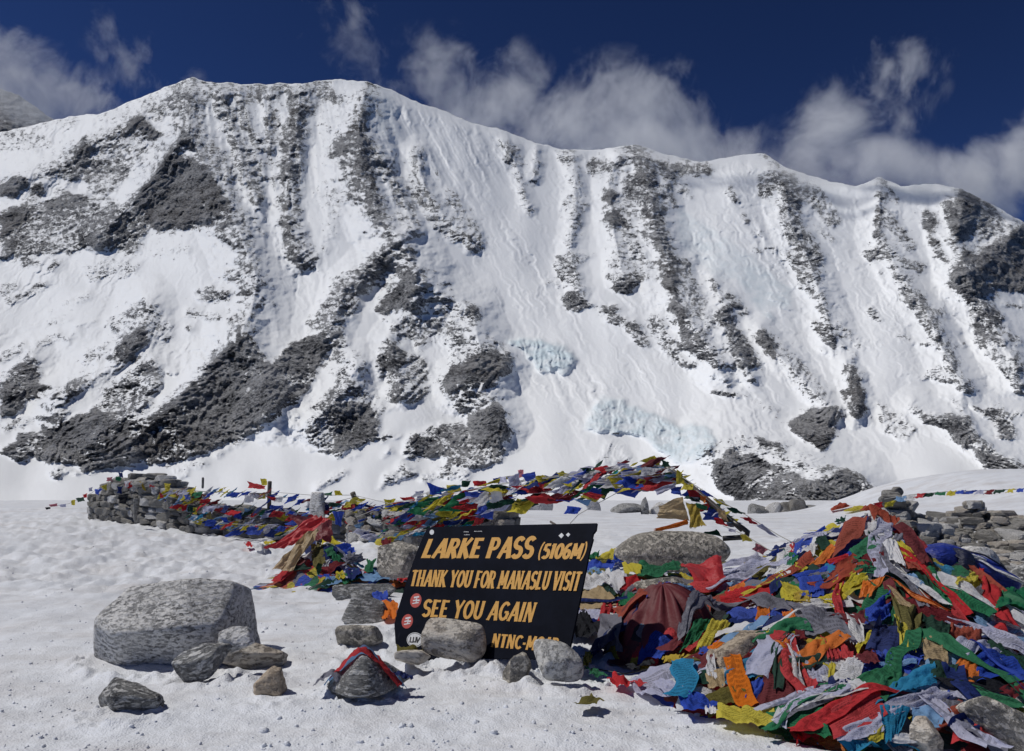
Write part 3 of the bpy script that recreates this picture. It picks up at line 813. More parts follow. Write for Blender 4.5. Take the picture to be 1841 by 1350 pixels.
def granite(name, light, dark, streak=(1, 1, 3), amount=0.5, scale=14, rot=(0, 0.3, 0), bump=0.8, tint=None):
    n = NT(name)
    oi = n.new('ShaderNodeObjectInfo')
    co = n.coord('Object')
    vm = n.new('ShaderNodeVectorMath', operation='MULTIPLY_ADD'); n.l.new(oi.outputs['Random'], vm.inputs[0]); vm.inputs[1].default_value = (31, 17, 9); n.l.new(co, vm.inputs[2])
    P = vm.outputs[0]
    m = n.mapping(P, streak, rot)
    a = n.noise(m, scale, 6, .72)
    b = n.noise(P, scale * 6, 3, .6)
    c = n.noise(P, 2.3, 4, .6)
    lo = 0.585 - 0.10 * amount
    scale = scale * 3.4
    spots = n.ramp(n.math('ADD', n.math('MULTIPLY', a, 0.8), n.math('MULTIPLY', b, 0.2)), [(lo - 0.03, 0.0), (lo + 0.045, 1.0)])
    mid = tuple(x * 0.8 for x in light)
    base = n.mix(n.ramp(c, [(0.35, 0.0), (0.65, 1.0)]), light, mid)
    if tint: base = n.mix(n.ramp(n.noise(P, 3.7, 4, .65), [(0.48, 0.0), (0.65, 0.7)]), base, tint)
    base = n.mix(n.math('MULTIPLY', n.ramp(n.vor(P, scale * 9), [(0.1, 0.35), (0.4, 0.0)]), 1.0), base, tuple(x * .5 for x in light))
    col = n.mix(n.math('MULTIPLY', spots, n.ramp(n.noise(P, 4.5, 4, .65), [(0.36, 0.28), (0.62, 0.92)])), base, dark)
    va = n.math('ADD', 0.85, n.math('MULTIPLY', oi.outputs['Random'], 0.3))
    mx = n.new('ShaderNodeMix', data_type='RGBA', blend_type='MULTIPLY'); mx.inputs[0].default_value = 1
    n.l.new(col, mx.inputs[6]); cmb = n.new('ShaderNodeCombineColor'); [n.l.new(va, cmb.inputs[i]) for i in range(3)]
    n.l.new(cmb.outputs[0], mx.inputs[7])
    crk = n.new('ShaderNodeTexVoronoi', feature='DISTANCE_TO_EDGE'); wq = n.new('ShaderNodeTexNoise'); n.l.new(P, wq.inputs['Vector']); wq.inputs['Scale'].default_value = 3
    vq = n.new('ShaderNodeVectorMath', operation='MULTIPLY_ADD'); n.l.new(wq.outputs['Color'], vq.inputs[0]); vq.inputs[1].default_value = (.5, .5, .5); n.l.new(P, vq.inputs[2])
    n.l.new(vq.outputs[0], crk.inputs['Vector']); crk.inputs['Scale'].default_value = 2.6
    ck = n.ramp(crk.outputs['Distance'], [(0.0, 0.45), (0.012, 0.0)])
    n.base(n.mix(ck, mx.outputs[2], dark)); n.rough(0.88); n.spec(0.25)
    h = n.math('SUBTRACT', n.math('MULTIPLY', b, 0.5), n.math('MULTIPLY', spots, 0.8))
    big = n.noise(m, scale * .3, 5, .65)
    n.normal(n.bump(n.math('ADD', h, n.math('MULTIPLY', big, 1.6)), bump, 0.016))
    return n.m
G_GREY = granite('grey_granite', (.74, .73, .71), (.085, .085, .087), (1, 1.2, 2.6), 0.52, 21, (0.5, 0.5, 0))
G_PALE = granite('pale_granite', (.58, .54, .48), (.12, .10, .085), (1, 1, 2.2), 0.42, 17, (0, .4, .2), tint=(.40, .33, .26))
G_WHITE = granite('white_granite', (.60, .59, .56), (.09, .09, .09), (1, 1, 1), 0.55, 26, (0, 0, 0), 0.7)
G_DARK = granite('dark_streaked_rock', (.52, .52, .51), (.035, .035, .037), (1, 2.4, 4), 0.9, 11, (.3, .7, 0), 1.0)
G_SPECK = granite('speckled_granite', (.58, .54, .47), (.05, .05, .05), (1.6, 1, 1.6), 0.85, 15, (.2, .9, .3), 0.9)
G_SLAB = granite('grey_schist', (.31, .30, .28), (.07, .07, .07), (1, 1, 4), 0.45, 8, (.1, .2, 0), 0.8, tint=(.17, .155, .13))
G_TAN = granite('tan_rock', (.46, .38, .29), (.12, .09, .07), (1, 1, 2), 0.45, 14, (0, .3, 0), 0.7)

def rock(px, base, w, h, mat, label, seed, depth=None, Y=None, sink=0.22, tilt=(0, 0, 0), sub=5, grp=None, nplanes=13, power=30, rough=.045, pit=.03, chip=.05, planes=None):
    """px centre, base row, width and height in photo pixels of the part in view"""
    if Y is None: Y = hit(px, base) or 12
    dp0 = w * Y / F * (depth or 0.8)
    Yc = Y + dp0 * 0.42
    W = w * Yc / F; Hh = h * Yc / F / math.cos(PITCH)
    x = float(at(px, base, Yc)[0])
    z0 = gz(x, Yc) if Y is not None else 0
    zb = float(at(px, base, Y)[2])
    Hh = max(Hh - 0.6 * dp0 * EYE / Yc, Hh * .4)
    full = Hh / (1 - sink)
    if planes is not None: full = .17
    me = rock_mesh((W * 1.06, dp0, full * 1.05), seed, sub, nplanes, power, rough, planes, pit, chip)
    o = link('rock', me, mat, loc=(x, Yc, zb + full * (0.5 - sink)))
    o.rotation_euler = tilt
    tag(o, label, 'rock', grp)
    if planes is not None: o.scale = (.95, 1, .78); o.location.z += .03
    return o

# the big boulder at the left, cut by its own faces
bp = [(-0.12, -0.55, 0.83, .235), (0, 1, .25, .44), (-1, -.15, .30, .50), (-.75, .1, .68, .40), (1, -.1, .12, .505), (.8, -.1, .75, .50),
      (0, -.80, -.62, .30), (-.55, -.75, -.45, .40), (.5, -.85, -.1, .44), (0, 0, -1, .30), (-.1, .35, .95, .262), (-.6, -.62, .5, .47), (.35, -.5, .8, .31)]
bY = 5.45
bo = link('rock', rock_mesh(None, 5, 6, planes=bp, power=26, rough=.03, pit=.034, chip=.03), G_GREY, loc=(float(at(303, 1100, bY)[0]), bY, 0.215))
bo.scale = (.83, .88, .97)
tag(bo, 'largest grey boulder with a flat sloping top, alone in the snow at the left', 'rock')
rock(360, 1204, 108, 44, G_DARK, 'dark wedge shaped rock leaning on the foot of the big left boulder', 11, Y=4.8, sink=.4, tilt=(0, -.35, 0), depth=.5)
rock(420, 1167, 58, 38, G_GREY, 'small grey rock tucked against the right end of the big left boulder', 12, Y=4.95, depth=.6, tilt=(0, -.4, 0))
rock(458, 1203, 100, 48, G_PALE, 'low beige speckled rock just right of the dark wedge rock', 13, tilt=(0, -.15, 0), sink=.3)
rock(486, 1248, 66, 46, G_TAN, 'small brown and white stone alone in the snow between boulder and flag wrapped rock', 14, sink=.35, rough=.09)
rock(233, 1279, 120, 50, G_DARK, 'low pointed black and white rock nearest the bottom left corner', 15, sink=.42, rough=.1, chip=.1)
rock(655, 1076, 105, 32, G_DARK, 'flat dark rock half sunk in snow, left of the sign below the small flag pile', 16, sink=.45, depth=.5)
rock(650, 1118, 86, 46, G_DARK, 'rounded dark streaked rock with an orange cloth beside it, left of the sign', 17, sink=.3, depth=.5)
rock(651, 1166, 80, 40, G_SPECK, 'block shaped rock with a pale flat top, between the sign and the cloth wrapped rock', 18, sink=.25, power=22, nplanes=9, depth=.7)
rock(652, 1236, 1, 1, G_DARK, 'cone shaped dark rock wrapped in red and blue cloth, front left of the sign', 19, Y=4.5, power=14,
     planes=[(-1, -.35, .75, .085), (1, -.3, .55, .09), (0, -1, .35, .11), (-.3, 1, .7, .09), (.5, .2, 1, .105), (0, 0, -1, .12), (.7, -.7, .3, .11), (-.7, -.7, .2, .12)])
rock(1003, 1226, 84, 68, G_WHITE, 'blocky white speckled stone in front of the lower right corner of the sign', 22, Y=4.62, sink=.08, power=14, depth=.8)
rock(931, 1219, 50, 42, G_SPECK, 'small brown and white stone left of the blocky stone under the sign', 23, Y=4.75, sink=.35, rough=.08)
rock(745, 1188, 60, 22, G_PALE, 'small flat pale stone in the snow under the left corner of the sign', 24, Y=5.0, sink=.35)
rock(727, 1022, 90, 50, G_SPECK, 'brown speckled rock behind the upper left corner of the sign', 25, Y=7.4, sink=.25)
rock(1224, 1022, 232, 78, G_SPECK, 'broad rounded speckled boulder standing behind the row of blue, white and red flags', 26, Y=8.6, sink=.3, depth=.7, sub=6, nplanes=16, power=7, rough=.03, chip=.015)
rock(1196, 1078, 110, 44, G_SPECK, 'pale speckled rock peeping out above the maroon cloth', 27, Y=5.9, sink=.3)
rock(1325, 1236, 110, 90, G_TAN, 'sandy coloured rock showing through the flags of the front heap', 28, Y=4.45, sink=.1)
rock(1800, 1375, 180, 118, G_SPECK, 'large pale speckled slab in the bottom right corner', 29, Y=3.55, sink=.15, tilt=(-.25, .35, 0), depth=1.3, sub=6, power=12, chip=.015)
rock(1660, 1345, 60, 48, G_PALE, 'rounded pale stone under the flags left of the corner slab', 30, Y=3.6, sink=.2)
rock(1826, 1186, 84, 66, G_GREY, 'angular grey rock at the right edge below the green cloth', 31, Y=5.0, sink=.1, power=14)
rock(1780, 1190, 66, 40, G_TAN, 'tan stone between the printed white flag and the grey rock at the right edge', 32, Y=5.0, sink=.2)
rock(1842, 1085, 76, 68, G_DARK, 'black and white mottled rock at the right edge behind the green cloth', 33, Y=6.6, sink=.15, chip=.06)
rock(1745, 1018, 110, 34, G_GREY, 'flat grey slab behind the blue backpack', 34, Y=9.3, sink=.3)
rock(1800, 1245, 70, 26, G_WHITE, 'pale flat stone at the right edge under the blue flag', 35, Y=4.35, sink=.3)
rock(1565, 1060, 10, 8, G_PALE, 'small pale stone caught in the flags below the heap top', 36, Y=5.6, sub=3)
rock(1710, 1072, 74, 34, G_PALE, 'round pale stone under the yellow bag beside the backpack', 37, Y=5.9, sink=.2)
# rocks on the far edge of the snow field
for (px_, b_, w_, h_, m_, lab_) in [
  (970, 918, 46, 32, G_GREY, 'pointed grey rock on the far edge of the snow, right of the stone wall'),
  (925, 921, 40, 12, G_GREY, 'low grey rock on the far snow edge next to the end of the wall'),
  (1066, 919, 26, 18, G_GREY, 'small far rock between the hanging blue flag and the garland'),
  (1130, 919, 60, 13, G_DARK, 'long low dark rock on the far snow edge under the garland'),
  (1160, 919, 14, 24, G_DARK, 'thin upright rock on the far snow edge under the garland'),
  (1185, 921, 34, 17, G_GREY, 'rounded far rock beside the torn cream cloth'),
  (1365, 933, 52, 26, G_DARK, 'dark far rock right of the garland pole'),
  (1408, 934, 66, 30, G_SLAB, 'grey far boulder in the middle of the rock row behind the garland pole'),
  (1455, 935, 60, 26, G_DARK, 'dark low far boulder left of the tall flag heap'),
  (1388, 926, 34, 22, G_GREY, 'small grey rock on top of the far rock row'),
  (1432, 924, 40, 24, G_SLAB, 'brown grey rock at the back of the far rock row'),
  (1490, 928, 46, 22, G_SLAB, 'far rock touching the left side of the tall flag heap')]:
    Yf = 36.0
    rock(px_, b_, w_, h_, m_, lab_, int(px_), Y=Yf, sink=.3, sub=4)

# ------------------------------------------------------------------ dry stone wall at the left and middle
def stone_variants(k, sub=2, dims=(1, 1, 1), power=12, rough=.05):
    out = []
    for i in range(k):
        me = rock_mesh((1, 1, 1), 900 + i, sub, 3, 26, .045)
        me.name = 'stone'; me.materials.append(G_SLAB)
        for p_ in me.polygons: p_.use_smooth = False
        out.append(me)
    return out
STONES = stone_variants(9, 3)
def put_stone(parent, x, y, z, sx, sy, sz, rz, mat=None, tilt=0.0, name='stone'):
    o = bpy.data.objects.new(name, random.choice(STONES)); COL.objects.link(o)
    o.parent = parent
    l = parent.location
    o.location = (x - l[0], y - l[1], z - l[2]); o.scale = (sx, sy, sz)
    o.rotation_euler = (random.uniform(-.08, .08) + tilt, random.uniform(-.1, .1), rz)
    if mat is not None:
        o.material_slots[0].link = 'OBJECT'; o.material_slots[0].material = mat
    return o
def wall(name, pts, label, mats):
    """pts: (px, Y, height)"""
    P = [(float(at(p, 900, Y)[0]), Y, h) for p, Y, h in pts]
    root = empty(name, (P[0][0], P[0][1], gz(P[0][0], P[0][1])), label, 'wall')
    seg = []; L = 0
    for a, b in zip(P[:-1], P[1:]):
        l = math.hypot(b[0] - a[0], b[1] - a[1]); seg.append((L, l, a, b)); L += l
    z = 0.0; ci = 0
    while z < max(p[2] for p in P):
        ch = random.uniform(.10, .17)
        s = random.uniform(-.1, .05)
        while s < L:
            w = random.uniform(.16, .46)
            m = s + w / 2
            for s0, l, a, b in seg:
                if s0 <= m <= s0 + l or (s0 + l >= L - 1e-6 and m > s0):
                    f = min(1, (m - s0) / l); x = a[0] + (b[0] - a[0]) * f; y = a[1] + (b[1] - a[1]) * f
                    h = a[2] + (b[2] - a[2]) * f; an = math.atan2(b[1] - a[1], b[0] - a[0]); break
            if z + ch * .5 < h + random.uniform(-.06, .06) and m < L + .1:
                hh = ch * random.uniform(.95, 1.25)
                off = random.uniform(-.04, .04)
                put_stone(root, x + off * math.sin(an), y - off, gz(x, y) + z + ch / 2 - .03, w * 1.04, .42, hh * 1.04, an, random.choice(mats))
                put_stone(root, x - .3 * math.sin(an), y + .3, gz(x, y) + z + ch / 2 - .03, w * 1.3, .34, hh * 1.15, an, random.choice(mats)) if random.random() < .35 else None
            s += w
        z += ch * .93; ci += 1
    return root
w1 = wall('stone_wall', [(178, 18.4, .50), (215, 17.6, .92), (300, 16.6, .95), (330, 16.3, .70), (400, 16, .56), (520, 15.4, .50), (640, 14.9, .50)],
     'long low dry stone wall at the left, hung with prayer flags', [G_SLAB, G_SLAB, G_GREY])
w2 = wall('stone_wall', [(640, 14.6, .52), (760, 13.6, .60), (830, 13.1, .68), (905, 12.7, .72)],
     'shorter block of dry stone wall directly behind the top left of the sign', [G_SLAB, G_GREY, G_PALE])
# capstones on the tall end, an upright stone and a leaning slab
def cap(px, py, Y, w, h, label, mat=G_SLAB, tilt=(0, 0, 0), dep=.8, seed=1):
    c = V(px, py, Y)
    o = link('rock', rock_mesh((w, w * dep, h), seed, 4, 7, 14, .04), mat, loc=c); o.rotation_euler = tilt
    tag(o, label, 'rock'); return o
cap(278, 856, 16.8, .42, .13, 'flat topmost capstone on the tall left end of the wall', seed=41)
cap(268, 866, 16.8, .62, .20, 'broad capstone under the flat one on the tall left end of the wall', seed=42)
cap(300, 872, 16.6, .50, .24, 'grey capstone at the right of the two stacked capstones on the wall', seed=43)
cap(244, 916, 16.0, .12, .46, 'narrow slab leaning upright against the face of the left wall', tilt=(.1, .15, 0), seed=44)
cap(572, 910, 14.7, .30, .50, 'upright grey stone standing on the wall behind the small flag pile', G_GREY, (0, .05, 0), seed=45)
cap(365, 868, 16.2, .05, .22, 'thin dark upright stone on the wall left of the red flag stick', seed=46)

# ------------------------------------------------------------------ cairns and rubble on the right
def cairn(name, px, Y, base_r, h, n, label, mats, s0=(.12, .34), yscale=.8):
    x0 = float(at(px, 900, Y)[0]); root = empty(name, (x0, Y, gz(x0, Y)), label, 'cairn')
    for i in range(n):
        f = (i + .5) / n
        a = random.uniform(0, 2 * math.pi)
        zz = h * random.random() ** 1.6
        r = base_r * (1 - zz / h) ** .9 * math.sqrt(random.uniform(.25, 1))
        s = random.uniform(*s0) * (1.0 - .35 * zz / h)
        x, y = x0 + r * math.cos(a), Y + r * math.sin(a) * yscale
        put_stone(root, x, y, gz(x, y) + zz * .93 + s * .1, s * random.uniform(.9, 1.5), s, s * random.uniform(.45, .8), random.uniform(0, 3.1), random.choice(mats), random.uniform(-.3, .3))
    return root
CM = [G_SLAB, G_SLAB, G_GREY, G_PALE]
cairn('stone_cairn', 1618, 11.4, 1.0, .74, 120, 'tallest cairn of piled stones, just right of the tall flag heap', CM)
cairn('stone_cairn', 1668, 11.0, .80, .36, 70, 'low stone pile sloping down to the right from the tallest cairn', CM)
cairn('stone_cairn', 1590, 10.0, .70, .42, 46, 'rubble at the near foot of the tallest cairn', CM)
cairn('stone_cairn', 1752, 12.3, .50, .34, 42, 'small pointed cairn with a yellow rag near the snow mound', CM, (.1, .26))
rock(1790, 965, 70, 34, G_SLAB, 'dark tilted slab between the small cairn and the right edge', 52, Y=12.0, sink=.2, tilt=(0, .3, 0), sub=4)
for i in range(3):
    put = [(1605, 893, 11.4, .26, .2), (1612, 884, 11.4, .18, .14), (1606, 903, 11.3, .36, .2)][i]
    cap(put[0], put[1], put[2], put[3], put[4], ['second stone from the top of the tallest cairn', 'topmost small stone balanced on the tallest cairn', 'third stone from the top of the tallest cairn'][i], seed=60 + i)
rl = ['loose grey stones strewn on the gravel behind the backpack']
for i in range(270):
    px_ = random.uniform(1590, 1950); Y = random.uniform(9.0, 13.4)
    if px_ < 1690 and Y < 9: continue
    x = float(at(px_, 900, Y)[0]); s = random.uniform(.08, .34)
    o = bpy.data.objects.new('rock', random.choice(STONES)); COL.objects.link(o)
    o.location = (x, Y, gz(x, Y) + s * .12); o.scale = (s * random.uniform(1, 1.6), s, s * random.uniform(.4, .7))
    o.rotation_euler = (random.uniform(-.2, .2), random.uniform(-.2, .2), random.uniform(0, 3))
    o.material_slots[0].link = 'OBJECT'; o.material_slots[0].material = random.choice(CM)
    tag(o, 'loose grey stone strewn on the gravel between the cairns and the backpack', 'stone', 'loose stones strewn behind the backpack')
# gravel between them: thousands of chips in one mesh
def gravel():
    v, f = ico(1); vs = []; fs = []; k = 0
    rs = np.random.RandomState(3)
    for i in range(7500):
        px_ = rs.uniform(1560, 2050); Y = rs.uniform(7.5, 14)
        x = float(at(px_, 900, Y)[0])
        if fbm(x / .8, Y / .9, 2, 404) < -0.28 or (px_ < 1640 and Y < 10): continue
        s = rs.uniform(.015, .075)
        q = v * (s * rs.uniform(.8, 1.5), s, s * .6) * rs.uniform(.75, 1.2, (len(v), 1))
        vs.append(q + (x, Y, gz(x, Y) + s * .2)); fs += [tuple(a + k for a in t) for t in f]; k += len(v)
    me = bpy.data.meshes.new('gravel'); me.from_pydata(np.vstack(vs).tolist(), [], fs); me.update(); return me
tag(link('gravel', gravel(), G_SLAB, smooth=False), kind='stuff', label='grey gravel and rock chips between the cairns and the backpack', cat='gravel')

# ------------------------------------------------------------------ the sign
QS = 1.19   # board size and place solved from its four corners in the photo
sgn_w, sgn_h = 1.2 * QS, 0.726 * QS
_a, _b, _c = -0.486, -0.075, -0.666
sgR = Matrix.Rotation(_c, 3, 'Z') @ Matrix.Rotation(_a, 3, 'X') @ Matrix.Rotation(_b, 3, 'Y')
sgO = Vector((-0.687 * QS, 4.801 * QS, EYE + (0.216 - EYE) * QS))
sgN = sgR @ Vector((0, 1, 0))
def on_board(px, py):
    dx, dy, dz = ray(px, py); d = Vector((float(dx), float(dy), float(dz)))
    c = Vector((0, 0, EYE)); t = (sgO - c).dot(sgN) / d.dot(sgN)
    return sgR.transposed() @ (c + d * t - sgO)      # local: x along, z up the board
sign = empty('sign_board', sgO, 'leaning black sign with yellow lettering LARKE PASS (5106M) propped in the snow', 'sign')
sign.rotation_euler = sgR.to_euler()
bn = NT('black_sign_paint')
bP = bn.coord('Object')
scr = bn.ramp(bn.noise(bn.mapping(bP, (40, 1, 3)), 1.5, 5, .7), [(0.66, 0.0), (0.72, 1.0)])
bn.base(bn.mix(bn.math('MULTIPLY', scr, 0.35), bn.mix(bn.ramp(bn.noise(bP, 4, 5, .7), [(0.4, 0), (0.7, 1.0)]), (0.0035, 0.0045, 0.009), (0.007, 0.009, 0.017)), (0.09, 0.10, 0.12)))
bn.rough(bn.math('ADD', 0.62, bn.math('MULTIPLY', scr, 0.2))); bn.spec(0.04)
bn.normal(bn.bump(bn.noise(bP, 9, 3, .6), .15, .01))
def board_poly(pts, y0, y1, name, mat, parent, smooth_=False):
    bm = bmesh.new()
    L = [on_board(*p) for p in pts]
    a = [bm.verts.new((p.x, y0, p.z)) for p in L]; b = [bm.verts.new((p.x, y1, p.z)) for p in L]
    bm.faces.new(a); bm.faces.new(list(reversed(b)))
    for i in range(len(L)):
        j = (i + 1) % len(L); bm.faces.new((a[j], a[i], b[i], b[j]))
    bmesh.ops.recalc_face_normals(bm, faces=bm.faces)
    me = bpy.data.meshes.new(name); bm.to_mesh(me); bm.free()
    return link(name, me, mat, parent, smooth=False)
board_poly([(768, 948), (850, 945), (960, 943), (1073, 940.5), (1071, 953), (1066, 959.5), (1064.5, 966), (1066, 968.5), (1059, 994), (1041, 1085), (1020, 1185),
            (900, 1184), (815, 1182), (792, 1195), (740, 1176), (711, 1157), (709, 1122), (714, 1100), (735, 1032), (752, 985)], 0.0, 0.016, 'board', bn.m, sign)
yn = NT('yellow_sign_paint'); yP = yn.coord('Object')
yn.base(yn.mix(yn.ramp(yn.noise(yn.mapping(yP, (2, 1, 9)), 14, 5, .7), [(0.35, 0), (0.7, 1)]), (0.62, 0.33, 0.055), (0.46, 0.22, 0.03)))
yn.rough(0.6)
def arc(cx, cy, rx, ry, a0, a1, n=12):
    return [(cx + rx * math.cos(math.radians(a0 + (a1 - a0) * i / n)), cy + ry * math.sin(math.radians(a0 + (a1 - a0) * i / n))) for i in range(n + 1)]
def glyph(c):
    S = []
    if c == 'A': return .80, [(1, [(.08, 0), (.46, 1)]), (1.25, [(.46, 1), (.72, 0)]), (.7, [(.22, .32), (.64, .32)])], [(.08, 0), (.72, 0)]
    if c == 'C': return .72, [(1.05, arc(.42, .5, .32, .43, 45, 315, 16))], []
    if c == 'E': return .66, [(1.2, [(.14, 0), (.14, 1)]), (.8, [(.1, .92), (.60, .92)]), (.8, [(.14, .52), (.5, .52)]), (.8, [(.1, .08), (.62, .08)])], []
    if c == 'F': return .62, [(1.2, [(.14, 0), (.14, 1)]), (.8, [(.1, .92), (.60, .92)]), (.8, [(.14, .5), (.48, .5)])], [(.14, 0)]
    if c == 'G': return .78, [(1.05, arc(.42, .5, .32, .43, 45, 350, 16)), (.8, [(.45, .45), (.76, .45)]), (1, [(.68, .45), (.68, .1)])], []
    if c == 'H': return .78, [(1.15, [(.14, 0), (.14, 1)]), (1.15, [(.62, 0), (.62, 1)]), (.7, [(.14, .5), (.62, .5)])], [(.14, 0), (.62, 0), (.14, 1), (.62, 1)]
    if c == 'I': return .36, [(1.2, [(.17, 0), (.17, 1)])], [(.17, 0), (.17, 1)]
    if c == 'K': return .76, [(1.15, [(.14, 0), (.14, 1)]), (.9, [(.62, 1), (.16, .42)]), (1.15, [(.26, .56), (.66, 0)])], [(.14, 0), (.14, 1), (.66, 0)]
    if c == 'L': return .62, [(1.2, [(.14, 0), (.14, 1)]), (.85, [(.08, .08), (.58, .08)])], [(.14, 1)]
    if c == 'M': return .98, [(.9, [(.12, 0), (.16, 1)]), (1.2, [(.16, 1), (.46, .2)]), (.9, [(.46, .2), (.78, 1)]), (1.15, [(.80, 1), (.80, 0)])], [(.12, 0), (.80, 0)]
    if c == 'N': return .80, [(.85, [(.12, 0), (.12, 1)]), (1.2, [(.12, 1), (.64, 0)]), (.85, [(.64, 0), (.64, 1)])], [(.12, 0), (.64, 1)]
    if c in 'O0': return .78 if c == 'O' else .68, [(1.1, arc(.39 if c == 'O' else .34, .5, .30 if c == 'O' else .25, .43, 0, 360, 20))], []
    if c == 'P': return .70, [(1.2, [(.14, 0), (.14, 1)]), (.9, [(.12, .92), (.38, .92)] + arc(.38, .69, .20, .23, 90, -90, 8) + [(.14, .46)])], [(.14, 0)]
    if c == 'R': return .74, [(1.2, [(.14, 0), (.14, 1)]), (.9, [(.12, .92), (.38, .92)] + arc(.38, .71, .19, .21, 90, -90, 8) + [(.14, .50)]), (1.2, [(.34, .50), (.64, 0)])], [(.14, 0), (.64, 0)]
    if c == 'S': return .68, [(1.1, arc(.36, .715, .24, .22, 30, 250, 10) + arc(.34, .285, .25, .22, 60, -150, 10))], []
    if c == 'T': return .70, [(1.2, [(.34, 0), (.34, 1)]), (.8, [(.02, .93), (.66, .93)])], [(.34, 0)]
    if c == 'U': return .76, [(1.1, [(.14, 1), (.14, .34)] + arc(.38, .34, .24, .27, 180, 360, 10) + [(.62, 1)])], [(.14, 1), (.62, 1)]
    if c == 'V': return .74, [(1.25, [(.08, 1), (.36, 0)]), (.85, [(.36, 0), (.68, 1)])], [(.08, 1), (.68, 1)]
    if c == 'Y': return .74, [(1.1, [(.06, 1), (.36, .46)]), (.85, [(.36, .46), (.68, 1)]), (1.15, [(.36, .5), (.36, 0)])], [(.36, 0)]
    if c == '1': return .42, [(1.2, [(.22, 0), (.22, 1)]), (.8, [(.06, .80), (.22, .96)])], []
    if c == '5': return .66, [(.9, [(.58, .93), (.18, .93)]), (1, [(.20, .96), (.16, .54)]), (1.1, arc(.33, .32, .25, .26, 125, -140, 12))], []
    if c == '6': return .68, [(1.05, arc(.46, .5, .34, .44, 75, 185, 8)), (1.1, arc(.35, .30, .22, .24, 0, 360, 16))], []
    if c == '(': return .40, [(.5, arc(.60, .5, .40, .72, 122, 238, 10))], []
    if c == ')': return .40, [(.5, arc(-.20, .5, .40, .72, 58, -58, 10))], []
    if c == '-': return .40, [(.9, [(.06, .42), (.34, .42)])], []
    return .34, [], []
def text_line(txt, BL, TL, BR, TR, name, weight=.15, serif=False, gap=.04, lift=0.0, mat=None, label=None):
    adv = []; x = 0
    for c in txt:
        w, st, se = glyph(c); adv.append(x); x += w + gap
    tot = x - gap
    vs = []; fs = []; k = 0; lay = 0
    def mp(x, y):
        u = x / tot; 
        bx = BL[0] + (BR[0] - BL[0]) * u; by = BL[1] + (BR[1] - BL[1]) * u
        tx = TL[0] + (TR[0] - TL[0]) * u; ty = TL[1] + (TR[1] - TL[1]) * u
        return on_board(bx + (tx - bx) * y, by + (ty - by) * y)
    asp = math.hypot(BR[0] - BL[0], BR[1] - BL[1]) / tot / math.hypot(TL[0] - BL[0], TL[1] - BL[1])
    def stroke(pts, t):
        nonlocal k, lay
        # widths measured in true proportion
        q = [(a * asp, b) for a, b in pts]; n = len(q)
        L = []; Rr = []
        for i in range(n):
            a = q[max(i - 1, 0)]; b = q[min(i + 1, n - 1)]
            if q[0] == q[-1] or (abs(q[0][0] - q[-1][0]) < 1e-6 and abs(q[0][1] - q[-1][1]) < 1e-6):
                a = q[(i - 1) % (n - 1)]; b = q[(i + 1) % (n - 1)] if i < n - 1 else q[1]
            dx, dy = b[0] - a[0], b[1] - a[1]; l = math.hypot(dx, dy) or 1
            ox, oy = -dy / l * t / 2, dx / l * t / 2
            L.append(((q[i][0] + ox) / asp, q[i][1] + oy)); Rr.append(((q[i][0] - ox) / asp, q[i][1] - oy))
        yy = -0.0008 - lay * 0.00006 - lift; lay += 1
        for (a, b) in zip(L, Rr):
            for p in (a, b):
                w = mp(p[0] + X0, min(max(p[1], -.2), 1.2)); vs.append((w.x, yy, w.z))
        for i in range(n - 1):
            fs.append((k + 2 * i, k + 2 * i + 1, k + 2 * i + 3, k + 2 * i + 2))
        k += 2 * n
    o = None
    for c, X0 in zip(txt, adv):
        if c == ' ': continue
        vs.clear(); fs.clear(); k = 0
        w, st, se = glyph(c)
        for m, pts in st: stroke(pts, weight * m)
        if serif:
            for sx, sy in se:
                yy_ = .035 if sy == 0 else .965
                stroke([(sx - .10 / asp * .9, yy_), (sx + .10 / asp * .9, yy_)], .07)
        me = bpy.data.meshes.new(name); me.from_pydata(vs, [], fs); me.update()
        o = link(name, me, mat or yn.m, sign, smooth=False)
    return o
text_line('LARKE PASS', (757, 1003.2), (771, 969), (956, 1004), (966, 964.5), 'letter', .185, label='yellow lettering LARKE PASS')
text_line('(5106M)', (963, 1004), (971, 977.5), (1052, 1005), (1061, 977), 'letter', .19, label='yellow lettering (5106M)')
text_line('THANK YOU FOR MANASLU VISIT', (736, 1053.5), (742.5, 1024.5), (1040, 1063), (1049, 1028), 'letter', .135, True, .05, label='yellow lettering THANK YOU FOR MANASLU VISIT')
text_line('SEE YOU AGAIN', (757, 1108.7), (764, 1077.3), (957, 1118.8), (967.5, 1083.5), 'letter', .150, True, .06, label='yellow lettering SEE YOU AGAIN')
text_line('NTNC-MCAP', (882.5, 1163), (888, 1139), (1001.5, 1172.6), (1007, 1147), 'letter', .17, True, .05, label='yellow lettering NTNC-MCAP')
def flat_mat(name, c, r=.5):
    n = NT(name); P = n.coord('Object')
    n.base(n.mix(n.ramp(n.noise(P, 60, 4, .7), [(.4, 0.0), (.7, 1.0)]), c, tuple(x * .75 for x in c))); n.rough(r); return n.m
RED_ST = flat_mat('red_sticker', (.42, .05, .035)); WH_ST = flat_mat('white_sticker', (.62, .63, .64)); BK_ST = flat_mat('black_ink', (.012, .012, .014))
def Z5(x, y): return (680 + x / 4.355, 920 + y / 4.355)
def disc(cx, cy, rx, ry, rot, y, name, mat, n=28, par=None):
    pts = []
    for i in range(n):
        a = 2 * math.pi * i / n; x = rx * math.cos(a); yv = ry * math.sin(a)
        pts.append(Z5(cx + x * math.cos(rot) - yv * math.sin(rot), cy + x * math.sin(rot) + yv * math.cos(rot)))
    return board_poly(pts, -y, 0.0005, name, mat, sign if par is None else par)
